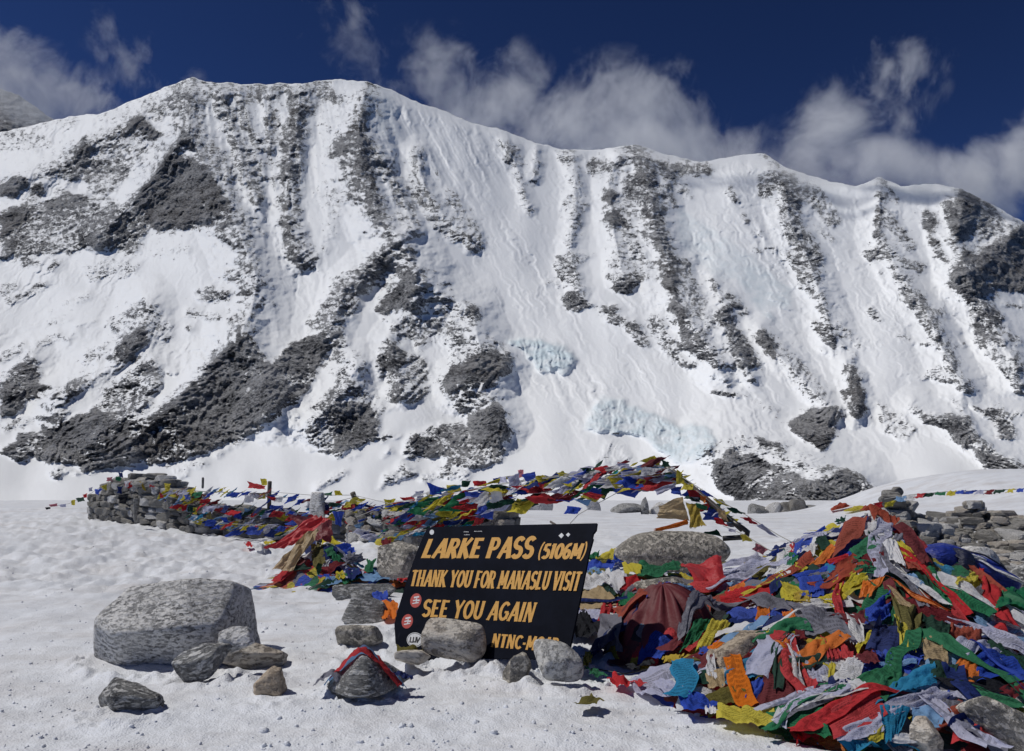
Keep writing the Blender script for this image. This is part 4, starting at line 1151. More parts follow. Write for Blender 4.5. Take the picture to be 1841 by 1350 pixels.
for cx, cy in ((295, 695), (228, 858)):
    s_ = disc(cx, cy, 43, 57, .28, .0010, 'sticker', RED_ST)
    s_['label'] = 'round red sticker with pale marks'
    for (ax, ay, bx, by, w) in ((-14, -22, 26, -30, 12), (-22, 2, 4, -4, 9), (10, 0, 30, -2, 12), (-26, 24, 22, 16, 8), (8, -18, 2, 20, 8)):
        dx, dy = bx - ax, by - ay; l = math.hypot(dx, dy); ox, oy = -dy / l * w / 2, dx / l * w / 2
        board_poly([Z5(cx + ax + ox, cy + ay + oy), Z5(cx + bx + ox, cy + by + oy), Z5(cx + bx - ox, cy + by - oy), Z5(cx + ax - ox, cy + ay - oy)], -.0016 - .0002 * (ax + 30) / 40, -.0012, 'print', WH_ST, s_)
s_ = disc(288, 1003, 64, 58, 0, .0010, 'sticker', WH_ST); s_['label'] = 'round white sticker lettered LUV'
disc(288, 1003, 59, 53, 0, .0014, 'print', BK_ST, par=s_); disc(288, 1003, 55, 49, 0, .0018, 'print', WH_ST, par=s_)
def seg_print(pts, w, par, mat=BK_ST, y=.0024):
    for (a, b) in zip(pts[:-1], pts[1:]):
        dx, dy = b[0] - a[0], b[1] - a[1]; l = math.hypot(dx, dy) or 1; ux, uy = dx / l * w / 2, dy / l * w / 2
        ox, oy = -uy, ux
        board_poly([Z5(a[0] - ux + ox, a[1] - uy + oy), Z5(b[0] + ux + ox, b[1] + uy + oy), Z5(b[0] + ux - ox, b[1] + uy - oy), Z5(a[0] - ux - ox, a[1] - uy - oy)], -y, -.0015, 'print', mat, par)
        y += .0002
seg_print([(256, 985), (250, 1020), (272, 1022)], 9, s_); seg_print([(279, 985), (274, 1018), (294, 1020), (300, 986)], 9, s_, y=.003); seg_print([(305, 986), (308, 1022), (328, 988)], 9, s_, y=.0034)
disc(420, 160, 17, 20, .2, .0010, 'sticker', WH_ST)['label'] = 'small round white sticker in the top left corner'
for cx, cy, r in ((1433, 187, 21), (1487, 180, 17)):
    board_poly([Z5(cx - r, cy), Z5(cx + r * .15, cy - r), Z5(cx + r, cy - r * .1), Z5(cx, cy + r)], -.001, .0005, 'sticker', WH_ST, sign)
for (x0, x1, yy_) in ((668, 705, 160), (672, 716, 183), (752, 815, 156)):
    rs_ = random.Random(x0); x = x0
    while x < x1:
        w_ = rs_.uniform(2, 6); h_ = rs_.uniform(3, 7)
        board_poly([Z5(x, yy_ - h_), Z5(x + w_, yy_ - h_), Z5(x + w_, yy_), Z5(x, yy_)], -.001, -.0002, 'print', WH_ST, sign); x += w_ + 3
# the stone that holds the sign down
hs = rock(817, 1184, 106, 66, G_PALE, 'rounded beige stone wedged against the lower left front of the sign', 21, Y=5.1, sink=.0, depth=.5, power=6, nplanes=5, tilt=(0.15, .14, -.1), sub=6, chip=.02)

# ------------------------------------------------------------------ sticks
WOOD = flat_mat('weathered_wood', (.10, .085, .07), .85)
BLACKP = flat_mat('black_plastic', (.012, .012, .013), .4)
def tube(name, pts, r, mat, parent=None, seg=8, label=None, cat=None, r1=None):
    pts = [Vector(p) for p in pts]; bm = bmesh.new(); rings = []
    o0 = Vector(parent.location) if parent is not None else Vector((0, 0, 0))
    for i, p in enumerate(pts):
        d = (pts[min(i + 1, len(pts) - 1)] - pts[max(i - 1, 0)]).normalized()
        a = d.orthogonal().normalized() if i == 0 else (a_prev - d * a_prev.dot(d)).normalized(); a_prev = a
        b = d.cross(a); rr = r + (r1 - r) * i / (len(pts) - 1) if r1 else r
        rings.append([bm.verts.new(p - o0 + (a * math.cos(t) + b * math.sin(t)) * rr) for t in [2 * math.pi * j / seg for j in range(seg)]])
    for q, w in zip(rings[:-1], rings[1:]):
        for j in range(seg): bm.faces.new((q[j], q[(j + 1) % seg], w[(j + 1) % seg], w[j]))
    bm.faces.new(rings[0][::-1]); bm.faces.new(rings[-1])
    me = bpy.data.meshes.new(name); bm.to_mesh(me); bm.free()
    o = link(name, me, mat, parent)
    if label: tag(o, label, cat)
    return o
tube('wooden_post', [V(484, 925, 15.3), V(484, 890, 15.3), V(485, 866, 15.2)], .04, WOOD, label='short wooden post on the left wall with a red and a yellow flag', cat='post')
tube('wooden_post', [V(640, 935, 14.6), V(641, 905, 14.6), V(634, 886, 14.5)], .035, WOOD, label='crooked wooden post on the wall left of the middle', cat='post', r1=.05)
tube('wooden_pole', [V(1196, 836, 9.4), V(1262, 890, 9.2), V(1318, 938, 9.0), V(1335, 953, 8.95)], .03, WOOD, label='slanting pole wrapped in flags from the garland peak down to the right', cat='pole')
tube('bent_pipe', [V(1318, 938, 8.93), V(1336, 950, 8.9), V(1345, 957, 8.9), V(1344, 962, 8.9), V(1332, 966, 8.9), V(1300, 968, 8.9)], .028, BLACKP, label='bent black pipe at the foot of the slanting flag pole', cat='pipe')
tube('tent_peg', [V(990, 938, 8.6), V(1003, 946, 8.4)], .012, WOOD, label='thin stick poking up behind the top edge of the sign', cat='stick')

# ------------------------------------------------------------------ cloth
FLAGC = dict(B=(.030, .085, .52), N=(.010, .028, .16), L=(.22, .40, .66), W=(.80, .80, .82), R=(.60, .030, .038), M=(.19, .018, .026), G=(.020, .20, .085),
             D=(.008, .055, .034), Y=(.64, .54, .045), O=(.82, .20, .010), P=(.56, .57, .74), T=(.022, .25, .46), K=(.008, .010, .018), C=(.52, .38, .20),
             S=(.40, .07, .035), E=(.22, .22, .27), V=(.16, .14, .03), U=(.55, .40, .05), Z=(.55, .18, .22))
CN = dict(B='blue', N='navy', L='light_blue', W='white', R='red', M='maroon', G='green', D='dark_green', Y='yellow', O='orange', P='lilac', T='teal', K='black', C='cream', S='rust', E='grey', V='olive', U='mustard', Z='pink')
def cloth_mat(k, prnt=1.0, sheen=0.0, bk=0.6):
    c = FLAGC[k]
    n = NT('cloth_' + CN[k])
    oi = n.new('ShaderNodeObjectInfo').outputs['Random']
    co = n.coord('Object')
    fu = n.new('ShaderNodeAttribute', attribute_name='fu').outputs['Fac']; fv = n.new('ShaderNodeAttribute', attribute_name='fv').outputs['Fac']
    # rows of woodblock print
    rows = n.math('MULTIPLY', fv, 17.0)
    fr = n.math('FRACT', rows)
    inrow = n.math('GREATER_THAN', fr, 0.42)
    cmb = n.new('ShaderNodeCombineXYZ'); n.set(cmb.inputs[0], n.math('MULTIPLY', fu, 95.0)); n.set(cmb.inputs[1], n.math('FLOOR', rows)); n.set(cmb.inputs[2], n.math('MULTIPLY', oi, 50.0))
    ch = n.math('GREATER_THAN', n.noise(cmb.outputs[0], 1.0, 2, .6), 0.47)
    e1 = n.math('GREATER_THAN', n.math('MINIMUM', n.math('MINIMUM', fu, n.math('SUBTRACT', 1.0, fu)), n.math('MINIMUM', fv, n.math('SUBTRACT', 1.0, fv))), 0.1)
    pr = n.math('MULTIPLY', n.math('MULTIPLY', inrow, ch), e1)
    cx = n.math('SUBTRACT', fu, 0.5); cy = n.math('SUBTRACT', fv, 0.5)
    rad = n.math('SQRT', n.math('ADD', n.math('MULTIPLY', cx, cx), n.math('MULTIPLY', cy, cy)))
    fig = n.math('MULTIPLY', n.math('LESS_THAN', rad, 0.17), n.math('GREATER_THAN', n.math('FRACT', n.math('MULTIPLY', oi, 7.3)), 0.4))
    pr = n.math('MAXIMUM', pr, n.math('MULTIPLY', fig, n.math('GREATER_THAN', n.noise(cmb.outputs[0], 0.35, 3, .6), 0.45)))
    on = n.math('MULTIPLY', n.math('GREATER_THAN', n.math('FRACT', n.math('MULTIPLY', oi, 13.7)), 0.25), 0.55 * prnt)
    pr = n.math('MULTIPLY', pr, on)
    fade = n.math('MULTIPLY', n.math('FRACT', n.math('MULTIPLY', oi, 5.1)), 0.30)
    lum = sum(c) / 3
    pale = tuple(x * 0.62 + 0.38 * (0.24 + 0.5 * lum) for x in c)
    col = n.mix(fade, c, pale)
    col = n.mix(n.math('MULTIPLY', n.math('FRACT', n.math('MULTIPLY', oi, 9.7)), 0.22), col, tuple(x * .45 for x in c))
    dirt = n.ramp(n.noise(co, 7, 5, .7), [(.5, 0.0), (.75, .25)])
    col = n.mix(dirt, col, tuple(x * .5 + .025 for x in c))
    ink = tuple(x * .16 for x in c)
    col = n.mix(pr, col, ink)
    n.base(col); n.rough(0.78 - sheen * .35); n.spec(0.2 + sheen * .3)
    w = n.noise(n.mapping(co, (1, 1, 1), (.3, .2, .7)), 16, 4, .6)
    w2 = n.noise(n.mapping(co, (1, 5, 1), (.9, .2, .4)), 9, 3, .6)
    weave = n.noise(co, 420, 1, .5)
    h = n.math('ADD', n.math('ADD', n.math('MULTIPLY', w, .9), n.math('MULTIPLY', w2, 0.5)), n.math('MULTIPLY', weave, .05))
    nb = n.bump(h, bk, 0.04)
    n.normal(nb)
    tr = n.new('ShaderNodeBsdfTranslucent'); n.set(tr.inputs[0], col); n.l.new(nb, tr.inputs[1])
    ms = n.new('ShaderNodeMixShader'); ms.inputs[0].default_value = 0.36
    n.l.new(n.bsdf.outputs[0], ms.inputs[1]); n.l.new(tr.outputs[0], ms.inputs[2]); n.l.new(ms.outputs[0], n.out.inputs[0])
    return n.m
CM_ = {k: cloth_mat(k) for k in FLAGC}
PLAIN = {k: cloth_mat(k, 0.0, 1.0) for k in 'MROCGWKEDLZ'}

def cloth(name, q, mat, parent=None, seed=0, amp=.10, nu=13, nv=11, lay=0.004, wob=.07, drape=True, curl=0.0, fringe=False, label=None, pinch=1.0, bend=0.0):
    """a crumpled piece of cloth stretched between four points (top left, top right, bottom right, bottom left)"""
    q = [np.array(p) for p in q]
    rs = np.random.RandomState(seed + 77)
    u = np.linspace(0, 1, nu)[None, :]; v = np.linspace(0, 1, nv)[:, None]
    U = np.broadcast_to(u, (nv, nu)); Vv = np.broadcast_to(v, (nv, nu))
    P = ((1 - U) * (1 - Vv))[..., None] * q[0] + (U * (1 - Vv))[..., None] * q[1] + (U * Vv)[..., None] * q[2] + ((1 - U) * Vv)[..., None] * q[3]
    eu = (q[1] - q[0] + q[2] - q[3]) / 2; ev = (q[3] - q[0] + q[2] - q[1]) / 2
    L = max(np.linalg.norm(eu), 1e-3); Lv = max(np.linalg.norm(ev), 1e-3); S = math.sqrt(L * Lv); S = min(S, 2.2 * min(L, Lv))
    N = np.cross(eu, ev); nn = np.linalg.norm(N)
    N = N / nn if nn > 1e-9 else np.array([0, -1, 0.])
    if N[2] < 0 and abs(N[2]) > .2 or (abs(N[2]) <= .2 and N[1] > 0): N = -N
    sd = seed * 3 + 1
    th2 = rs.uniform(-.5, .5);
    th = rs.uniform(0, math.pi); k = rs.uniform(1.1, 2.6); ph = rs.uniform(0, 6.28)
    wv = U * math.cos(th) + Vv * math.sin(th)
    f = 0.5 * np.sin(2 * math.pi * (k * wv + 0.5 * fbm(U * 1.3, Vv * 1.3, 2, sd)) + ph)
    f = f + 0.8 * fbm(U * 1.8, Vv * 1.8, 2, sd + 5) + 0.55 * ridged(wv * 4.2, (U * math.sin(th) - Vv * math.cos(th)) * 1.2, 2, sd + 9)
    pl = rs.uniform(0, 1); pf = rs.uniform(3.5, 7.0)
    pleat = 1 - 2 * np.abs(((pf * (U * math.cos(th2) + Vv * math.sin(th2)) + 0.9 * fbm(U * 1.6, Vv * 1.6, 2, sd + 21)) % 1) * 2 - 1)
    f = f + 0.30 * ridged((U * math.cos(th2) + Vv * math.sin(th2)) * 3.4 + 9, (Vv - U * .3) * 0.9, 2, sd + 31, .5) + 0.42 * pl * pleat * (0.4 + np.abs(fbm(U * 1.1, Vv * 1.1, 2, sd + 23)) * 2)
    pin = rs.uniform(-.1, .45) * pinch
    mid = ((P[:, :1] + P[:, -1:]) / 2)
    P = P + (mid - P) * (pin * np.clip(np.sin(math.pi * (Vv * .8 + .1)), 0, 1))[..., None]
    P = P + N * (amp * S * f)[..., None]
    wu = fbm(Vv * 1.7 + 3, U * .9, 3, sd + 11); wvv = fbm(U * 1.7 + 7, Vv * .9, 3, sd + 13)
    P = P + eu / L * (wob * S * 2 * wu)[..., None] + ev / Lv * (wob * S * 2 * wvv)[..., None]
    if bend: P = P + (eu / L) * (bend * Lv * (np.sin(math.pi * Vv) + .35 * np.sin(2.7 * math.pi * Vv + seed)))[..., None]
    if fringe:
        jag = rs.uniform(-.5, 1, nu) * .07 * Lv
        P[-1] += ev / Lv * jag[:, None]
    if curl: P[..., 2] -= (curl * S * (np.abs(U - .5) * 2) ** 2 * Vv)
    if drape:
        zz = surf(P[..., 0], P[..., 1]) + lay + 0.012 * (1 + f)
        P[..., 2] = np.maximum(P[..., 2], zz)
    c = P.mean((0, 1))
    me = grid_mesh(name, P[..., 0] - c[0], P[..., 1] - c[1], P[..., 2] - c[2])
    attr(me, 'fu', U); attr(me, 'fv', Vv)
    o = link(name, me, mat)
    c = Vector(c)
    if parent is not None: o.parent = parent; o.location = c - Vector(parent.location)
    else: o.location = c
    if label: o['label'] = label
    return o

ZC = {'a': (1020, 980, 4.219), 'b': (1200, 1050, 2.872), 'c': (1380, 850, 3.993), 'd': (420, 820, 3.61), 'e': (880, 800, 3.54), 'f': (60, 820, 4.002), 'p': (0, 0, 1.0)}
def zpx(z, pts): ox, oy, k = ZC[z]; return [(ox + x / k, oy + y / k) for x, y in pts]
def spread_quad(pts, Y=None, dY=.35):
    """the four photo points on the heap, kept within reach of the middle one"""
    if Y is not None:
        Ys = Y if isinstance(Y, (list, tuple)) else [Y] * 4
        return [V(x, y, yy) for (x, y), yy in zip(pts, Ys)]
    cx = sum(p[0] for p in pts) / 4; cy = sum(p[1] for p in pts) / 4
    Ym = hit(cx, cy) or 6.0
    out = []
    for x, y in pts:
        h = hit(x, y) or Ym
        h = min(max(h, Ym - dY), Ym + dY)
        out.append(V(x, y, h - .02) + Vector((0, 0, .035)))
    return out

# heap of crumpled cloth underneath everything
def under_heap(name, xr, yr, step, seed, label):
    x = np.arange(xr[0], xr[1], step); y = np.arange(yr[0], yr[1], step)
    X, Y = np.meshgrid(x, y)
    h = heap(X, Y); g = ground(X, Y, False)
    Z = g + h - 0.035 + np.clip(h * 6, 0, 1) * (0.03 * ridged(X / .11, Y / .11, 3, seed) + .02 * fbm(X / .05, Y / .05, 2, seed + 3))
    me = grid_mesh(name, X, Y, Z)
    attr(me, 'fu', (X / .22 + .2 * fbm(X / .2, Y / .2, 2, 8)) % 1); attr(me, 'fv', (Y / .18) % 1)
    n = NT('layered_old_flags'); P = n.new('ShaderNodeNewGeometry').outputs['Position']
    wp = n.new('ShaderNodeTexNoise'); n.l.new(P, wp.inputs['Vector']); wp.inputs['Scale'].default_value = 5
    vm = n.new('ShaderNodeVectorMath', operation='MULTIPLY_ADD'); n.l.new(wp.outputs['Color'], vm.inputs[0]); vm.inputs[1].default_value = (.25, .25, .25); n.l.new(P, vm.inputs[2])
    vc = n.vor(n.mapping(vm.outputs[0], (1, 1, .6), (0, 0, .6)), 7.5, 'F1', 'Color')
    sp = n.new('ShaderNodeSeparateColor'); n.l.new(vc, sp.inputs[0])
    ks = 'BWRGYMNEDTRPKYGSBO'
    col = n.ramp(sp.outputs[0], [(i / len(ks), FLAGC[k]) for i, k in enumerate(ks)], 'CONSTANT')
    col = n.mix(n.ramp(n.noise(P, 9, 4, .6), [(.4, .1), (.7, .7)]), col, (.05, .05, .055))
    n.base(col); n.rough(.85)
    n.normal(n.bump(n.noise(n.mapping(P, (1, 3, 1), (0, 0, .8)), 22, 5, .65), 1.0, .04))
    return tag(link(name, me, n.m), kind='stuff', label=label, cat='cloth heap')
xa = px2(1040, 5.0)
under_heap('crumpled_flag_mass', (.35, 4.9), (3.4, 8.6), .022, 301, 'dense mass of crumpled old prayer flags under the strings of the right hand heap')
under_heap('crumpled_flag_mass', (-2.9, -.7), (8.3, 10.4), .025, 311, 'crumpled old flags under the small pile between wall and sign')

# traced pieces: zoom window, colour, corners ; optional own thing
HEAPQ = '''
a B 370,60 540,75 520,190 355,180
a P 545,85 695,95 690,190 520,185
a R 700,85 875,95 865,190 695,190
a D 875,130 1010,130 1020,180 870,180
a Y 1010,60 1080,60 1190,150 1090,150
a Y 225,110 365,70 350,145 230,150
a G 165,100 240,80 230,150 160,150
a G 565,200 860,195 810,240 560,290
a Y 425,180 560,200 550,250 440,240
a B 140,160 350,160 330,200 130,220
a L 190,215 330,215 300,250 150,250
a V 120,235 280,225 270,290 130,280
a W 120,300 300,230 330,330 100,380
a R 420,300 560,280 520,370 400,380
a E 470,350 600,330 620,390 440,410
a R 960,340 1220,320 1190,470 1010,400
a P 1190,170 1420,100 1500,150 1200,220
a P 1200,230 1500,150 1480,290 1210,290
a U 1350,150 1410,110 1510,110 1350,180
a R 1230,400 1520,350 1560,440 1200,475
a O 1240,370 1330,320 1360,350 1250,390
a E 1370,330 1480,320 1450,370 1350,380
a W 1500,280 1640,130 1700,250 1600,300
a S 370,530 600,390 640,420 420,580
a L 800,350 930,350 990,420 830,440
a B 620,370 760,340 780,420 620,450
a G 960,650 1090,630 1000,750 870,850
a Y 1090,640 1210,640 1080,810 1000,830
a M 690,830 830,760 870,800 800,850
a E 260,600 400,590 410,830 260,820
a K 20,570 280,640 260,720 0,720
a C 90,420 250,370 370,480 120,530
a R 270,500 390,460 350,560 240,600
a P 80,540 260,530 260,600 130,590
a B 1220,570 1430,540 1420,620 1280,630
a O 1440,520 1530,510 1530,600 1440,610
a E 980,420 1200,480 1400,520 1150,540
a W 1160,700 1440,650 1460,700 1150,760
a B 1020,840 1150,800 1160,840 1010,880
a M 1030,900 1300,740 1250,850 1020,980
a M 1250,900 1490,810 1400,900 1230,960
a T 1250,980 1570,800 1560,920 1230,1050
a T 1220,1080 1450,960 1440,1050 1200,1110
a Y 1480,960 1570,920 1530,1050 1440,1060
a Y 1490,730 1750,690 1720,740 1500,780
a W 1060,930 1110,880 1130,1050 1060,1030
a C 1060,1040 1180,1000 1190,1120 1080,1130
a D 840,1100 1040,1020 1060,1100 880,1120
a V 1070,1210 1340,1090 1330,1250 1120,1260
a B 1360,1120 1510,1060 1440,1200 1340,1220
a B 860,1210 960,1180 1140,1280 900,1320
a W 1040,1270 1150,1290 1190,1340 1060,1340
b M 520,530 700,530 680,640 460,690
b G 640,630 830,560 820,650 700,660
b Y 290,670 530,700 530,790 280,740
b G 530,700 820,700 820,820 540,790
b R 820,700 1080,620 1110,720 880,840
b P 900,800 1080,720 1100,800 900,862
b Y 820,620 900,640 900,690 820,700
b N 840,540 980,560 960,640 820,610
b W 940,440 1010,460 990,560 870,530
b Y 1000,520 1140,480 1120,520 990,560
b G 1060,600 1140,490 1200,520 1130,640
b T 1150,560 1360,480 1370,560 1110,640
b P 1120,680 1340,590 1450,620 1200,710
b B 1350,620 1450,610 1440,680 1360,660
b T 1110,690 1240,700 1200,800 1140,862
b Y 1040,830 1120,780 1110,850 1050,862
b S 1420,720 1500,650 1550,730 1400,800
b R 1490,790 1640,780 1700,862 1480,862
b W 1170,830 1260,820 1330,862 1160,862
b L 1270,690 1440,700 1400,790 1280,780
b N 1090,230 1235,310 1180,410 1040,370
b G 1140,130 1180,170 1160,240 1110,240
b Y 980,370 1050,290 1060,340 990,390
b Y 1180,210 1250,300 1270,380 1200,370
b M 850,210 1010,190 1020,240 930,240
b B 1030,170 1140,90 1140,200 1060,230
b W 930,200 1010,270 1015,340 950,330
b V 1160,110 1300,180 1310,320 1250,300
b D 1320,210 1460,230 1440,320 1370,320
b S 1480,260 1610,290 1590,370 1460,370
b P 1490,380 1620,330 1700,390 1560,440
b B 1600,440 1740,410 1840,530 1610,550
b O 1490,470 1600,440 1600,550 1480,555
b D 1370,450 1490,470 1470,550 1370,530
b C 1330,340 1440,330 1440,440 1340,430
b M 1230,110 1480,200 1540,240 1320,210
b R 1480,130 1560,230 1540,250 1470,200
b D 1330,0 1400,20 1460,150 1400,120
b Y 1500,20 1610,0 1600,40 1510,80
b R 1460,110 1580,80 1560,110 1500,130
b Y 880,60 1020,0 1030,60 900,110
b Y 790,110 870,80 860,150 800,120
b B 690,0 800,20 800,90 700,100
b Y 590,40 680,60 660,110 600,110
b U 660,100 740,80 740,120 670,130
b W 700,130 920,100 940,150 720,170
b E 640,130 840,200 940,330 720,280
b N 510,220 640,240 600,260 520,260
b O 600,180 650,170 660,210 600,220
b E 400,110 600,120 640,170 480,150
b M 570,300 700,290 720,340 600,370
b Y 490,300 660,270 660,310 500,330
b U 710,340 820,330 830,380 740,390
b R 800,330 900,410 890,430 830,420
b R 900,350 960,400 960,430 910,430
b M 980,430 1060,380 1100,450 1020,450
b D 600,450 720,390 810,430 660,510
b S 550,400 620,440 600,490 540,490
b G 560,350 620,380 610,400 560,400
b Y 810,460 870,460 860,530 820,520
b L 1110,460 1280,440 1280,460 1120,470
b B 1080,400 1200,400 1300,440 1150,440
b G 1500,560 1600,590 1841,680 1700,690
b K 1400,540 1700,560 1800,620 1600,610
c S 460,270 520,230 590,250 470,350
c Y 560,290 640,250 730,260 600,310
c S 680,300 780,290 900,360 760,390
c S 800,330 900,370 940,390 890,430
c D 500,350 560,330 550,380 480,390
c Y 440,400 560,390 480,450 310,490
c S 560,420 710,390 660,500 490,630
c W 700,420 790,410 900,500 720,490
c N 790,400 880,430 900,470 820,440
c D 730,490 770,490 820,560 760,560
c G 600,600 720,520 800,560 640,660
c B 270,490 400,400 410,420 290,490
c B 210,560 350,500 280,600 200,640
c N 60,560 190,520 100,640 0,700
c W 90,640 190,540 170,760 60,770
c R 150,580 200,570 200,610 160,620
c G 130,610 220,650 190,720 140,690
c W 250,590 350,560 330,640 230,630
c D 350,560 400,490 440,560 390,600
c O 320,700 450,570 490,600 400,690
c R 440,670 570,640 580,680 460,700
c M 680,650 820,590 830,690 740,720
c Y 900,540 960,550 1060,640 950,660
c Y 950,650 1060,650 1050,680 960,680
c S 980,690 1080,720 1130,760 1020,740
c G 1110,740 1200,760 1310,980 1200,900
c G 570,690 780,710 760,770 650,760
c L 390,850 620,700 650,720 480,810
c M 450,780 500,720 640,690 470,800
c Y 480,820 640,740 620,830 480,880
c B 200,790 460,700 370,780 230,810
c B 230,830 380,810 400,880 260,930
c Y 210,710 290,730 250,760 210,750
c N 0,800 80,790 110,850 30,920
c Y 100,850 150,850 240,910 150,930
c U 200,920 290,910 300,970 200,970
c Y 520,870 700,780 680,830 570,920
c Y 380,950 520,910 560,950 470,990
c D 650,680 780,720 740,760 650,740
c L 990,800 1050,780 1120,850 1060,870
c O 690,870 800,800 770,900 670,940
c M 840,860 900,830 930,920 860,990
'''
SPECIAL = [  # name, colour table, zoom, colour, corners, label, category, amp, plain
 ('draped_cloth', 'a', 'E', [(940,410),(1180,470),(900,720),(830,770)], 'long grey scarf hanging down the right side of the maroon cloth', 'cloth', .10),
 ('draped_cloth', 'a', 'R', [(830,220),(1180,160),(1220,330),(960,370)], 'bright red cloth bunched behind the speckled rock near the heap', 'cloth', .12),
 ('shirt', 'a', 'W', [(255,250),(410,245),(450,345),(370,420)], 'pale grey shirt lying among the flags right of the sign', 'shirt', .08),
 ('ceremonial_scarf', 'b', 'O', [(1120,5),(1200,55),(1475,190),(1290,140)], 'shiny orange scarf stretched from the heap top down to the right', 'scarf', .10),
 ('ceremonial_scarf', 'b', 'O', [(1010,30),(1130,10),(1060,120),(990,130)], 'orange scarf end bunched left of the long orange scarf', 'scarf', .14),
 ('ceremonial_scarf', 'b', 'W', [(1195,0),(1300,30),(1480,165),(1400,140)], 'narrow white scarf beside the long orange scarf', 'scarf', .08),
 ('ceremonial_scarf', 'b', 'C', [(1130,60),(1190,90),(1290,180),(1200,160)], 'cream scarf twisted under the long orange scarf', 'scarf', .12),
 ('jacket', 'c', 'W', [(830,570),(920,560),(1000,760),(880,700)], 'off white jacket sleeve hanging below the heap top', 'jacket', .10),
 ('green_cloth', 'b', 'G', [(1720,120),(1850,85),(1860,195),(1690,195)], 'green cloth corner folded over the large green cloth at the right edge', 'cloth', .06),
 ('plastic_bag', 'c', 'Y', [(1360,840),(1480,790),(1530,830),(1360,900)], 'yellow bag crumpled on a stone beside the backpack', 'bag', .14),
]
PP = 0
def parse(txt):
    out = []
    for ln in txt.strip().splitlines():
        a = ln.split(); out.append((a[0], a[1], [tuple(float(t) for t in p.split(',')) for p in a[2:6]]))
    return out
ZONES = [  # x0, y0, x1, y1 photo px, label
 (1000, 940, 1180, 1050, 'string of prayer flags lying in front of the broad boulder, nearest the sign'),
 (1000, 1050, 1110, 1200, 'rumpled scarves and flags heaped against the right edge of the sign'),
 (1110, 940, 1330, 1150, 'prayer flags bunched between the broad boulder and the maroon cloth'),
 (1000, 1100, 1345, 1350, 'string of flags trailing over the sandy rock at the front left of the heap'),
 (1460, 850, 1640, 985, 'faded rust and yellow flags crowning the tall heap'),
 (1330, 940, 1480, 1080, 'blue and white flag string running down the left slope of the tall heap'),
 (1345, 1060, 1530, 1180, 'tangle of flags in the hollow at the middle of the heap'),
 (1345, 1180, 1530, 1350, 'maroon and green flag string along the front of the heap'),
 (1480, 980, 1700, 1100, 'flags under the crown of the tall heap above the navy flag'),
 (1530, 1100, 1660, 1230, 'flag string with the square navy flag in the middle of the heap'),
 (1530, 1230, 1750, 1360, 'teal, red and lilac flags at the bottom edge of the picture'),
 (1640, 1080, 1900, 1360, 'flag string stretched down the right side of the heap past the tan stone'),
 (0, 0, 3000, 3000, 'loose flags at the foot of the heap'),
]
zone_root = {}
def zone_of(cx, cy):
    for i, (x0, y0, x1, y1, lab) in enumerate(ZONES):
        if x0 <= cx < x1 and y0 <= cy < y1: return i
    return len(ZONES) - 1
def zroot(i, at_):
    if i not in zone_root:
        zone_root[i] = empty('prayer_flag_string', at_, ZONES[i][4], 'prayer flags')
    return zone_root[i]
# a first layer of random flags over the whole heap
rs = np.random.RandomState(21)
HK = 'BWPLYNWRDEMBWGTPRLWEVNDYSW'
def in_heap(px, py):
    h = hit(px, py)
    if not h or h > 8.6: return None
    x, y, z = at(px, py, h)
    return h if float(heap(x, y)) > 0.05 else None
n_f = 0
for i in range(2000):
    px_ = rs.uniform(1040, 1860); py_ = rs.uniform(925, 1390)
    h = in_heap(px_, py_)
    if not h: continue
    if px_ > 1660 and py_ < 1030: continue
    c = V(px_, py_, h)
    a = rs.uniform(0, 6.28); s = rs.uniform(.22, .42); s2 = s * rs.uniform(.5, 1.0)
    tx = Vector((math.cos(a), math.sin(a), 0)) * s / 2; ty = Vector((-math.sin(a), math.cos(a), 0)) * s2 / 2
    def lf(p): return Vector((p.x, p.y, float(surf(p.x, p.y)) + .005))
    q = [lf(c - tx + ty), lf(c + tx + ty), lf(c + tx - ty), lf(c - tx - ty)]
    r = zroot(zone_of(px_, py_), c)
    k_ = HK[rs.randint(len(HK))]
    cloth('flag', q, CM_[k_], r, 1000 + i, amp=.10, nu=14, nv=12, lay=-.015, wob=.10)
    n_f += 1
    if n_f >= 90: break
# the traced layer
for i, (z, k, pts) in enumerate(parse(HEAPQ)):
    pp = zpx(z, pts)
    cx = sum(p[0] for p in pp) / 4; cy = sum(p[1] for p in pp) / 4
    pp = [(cx + (x - cx) * 1.22, cy + (y - cy) * 1.22) for x, y in pp]
    q = spread_quad(pp)
    r = zroot(zone_of(cx, cy), q[0])
    cloth('flag', q, CM_[k], r, 2000 + i, amp=.085, lay=.03 + .00015 * i, wob=.022, pinch=.25, nu=26, nv=20, fringe=(i % 3 == 0))
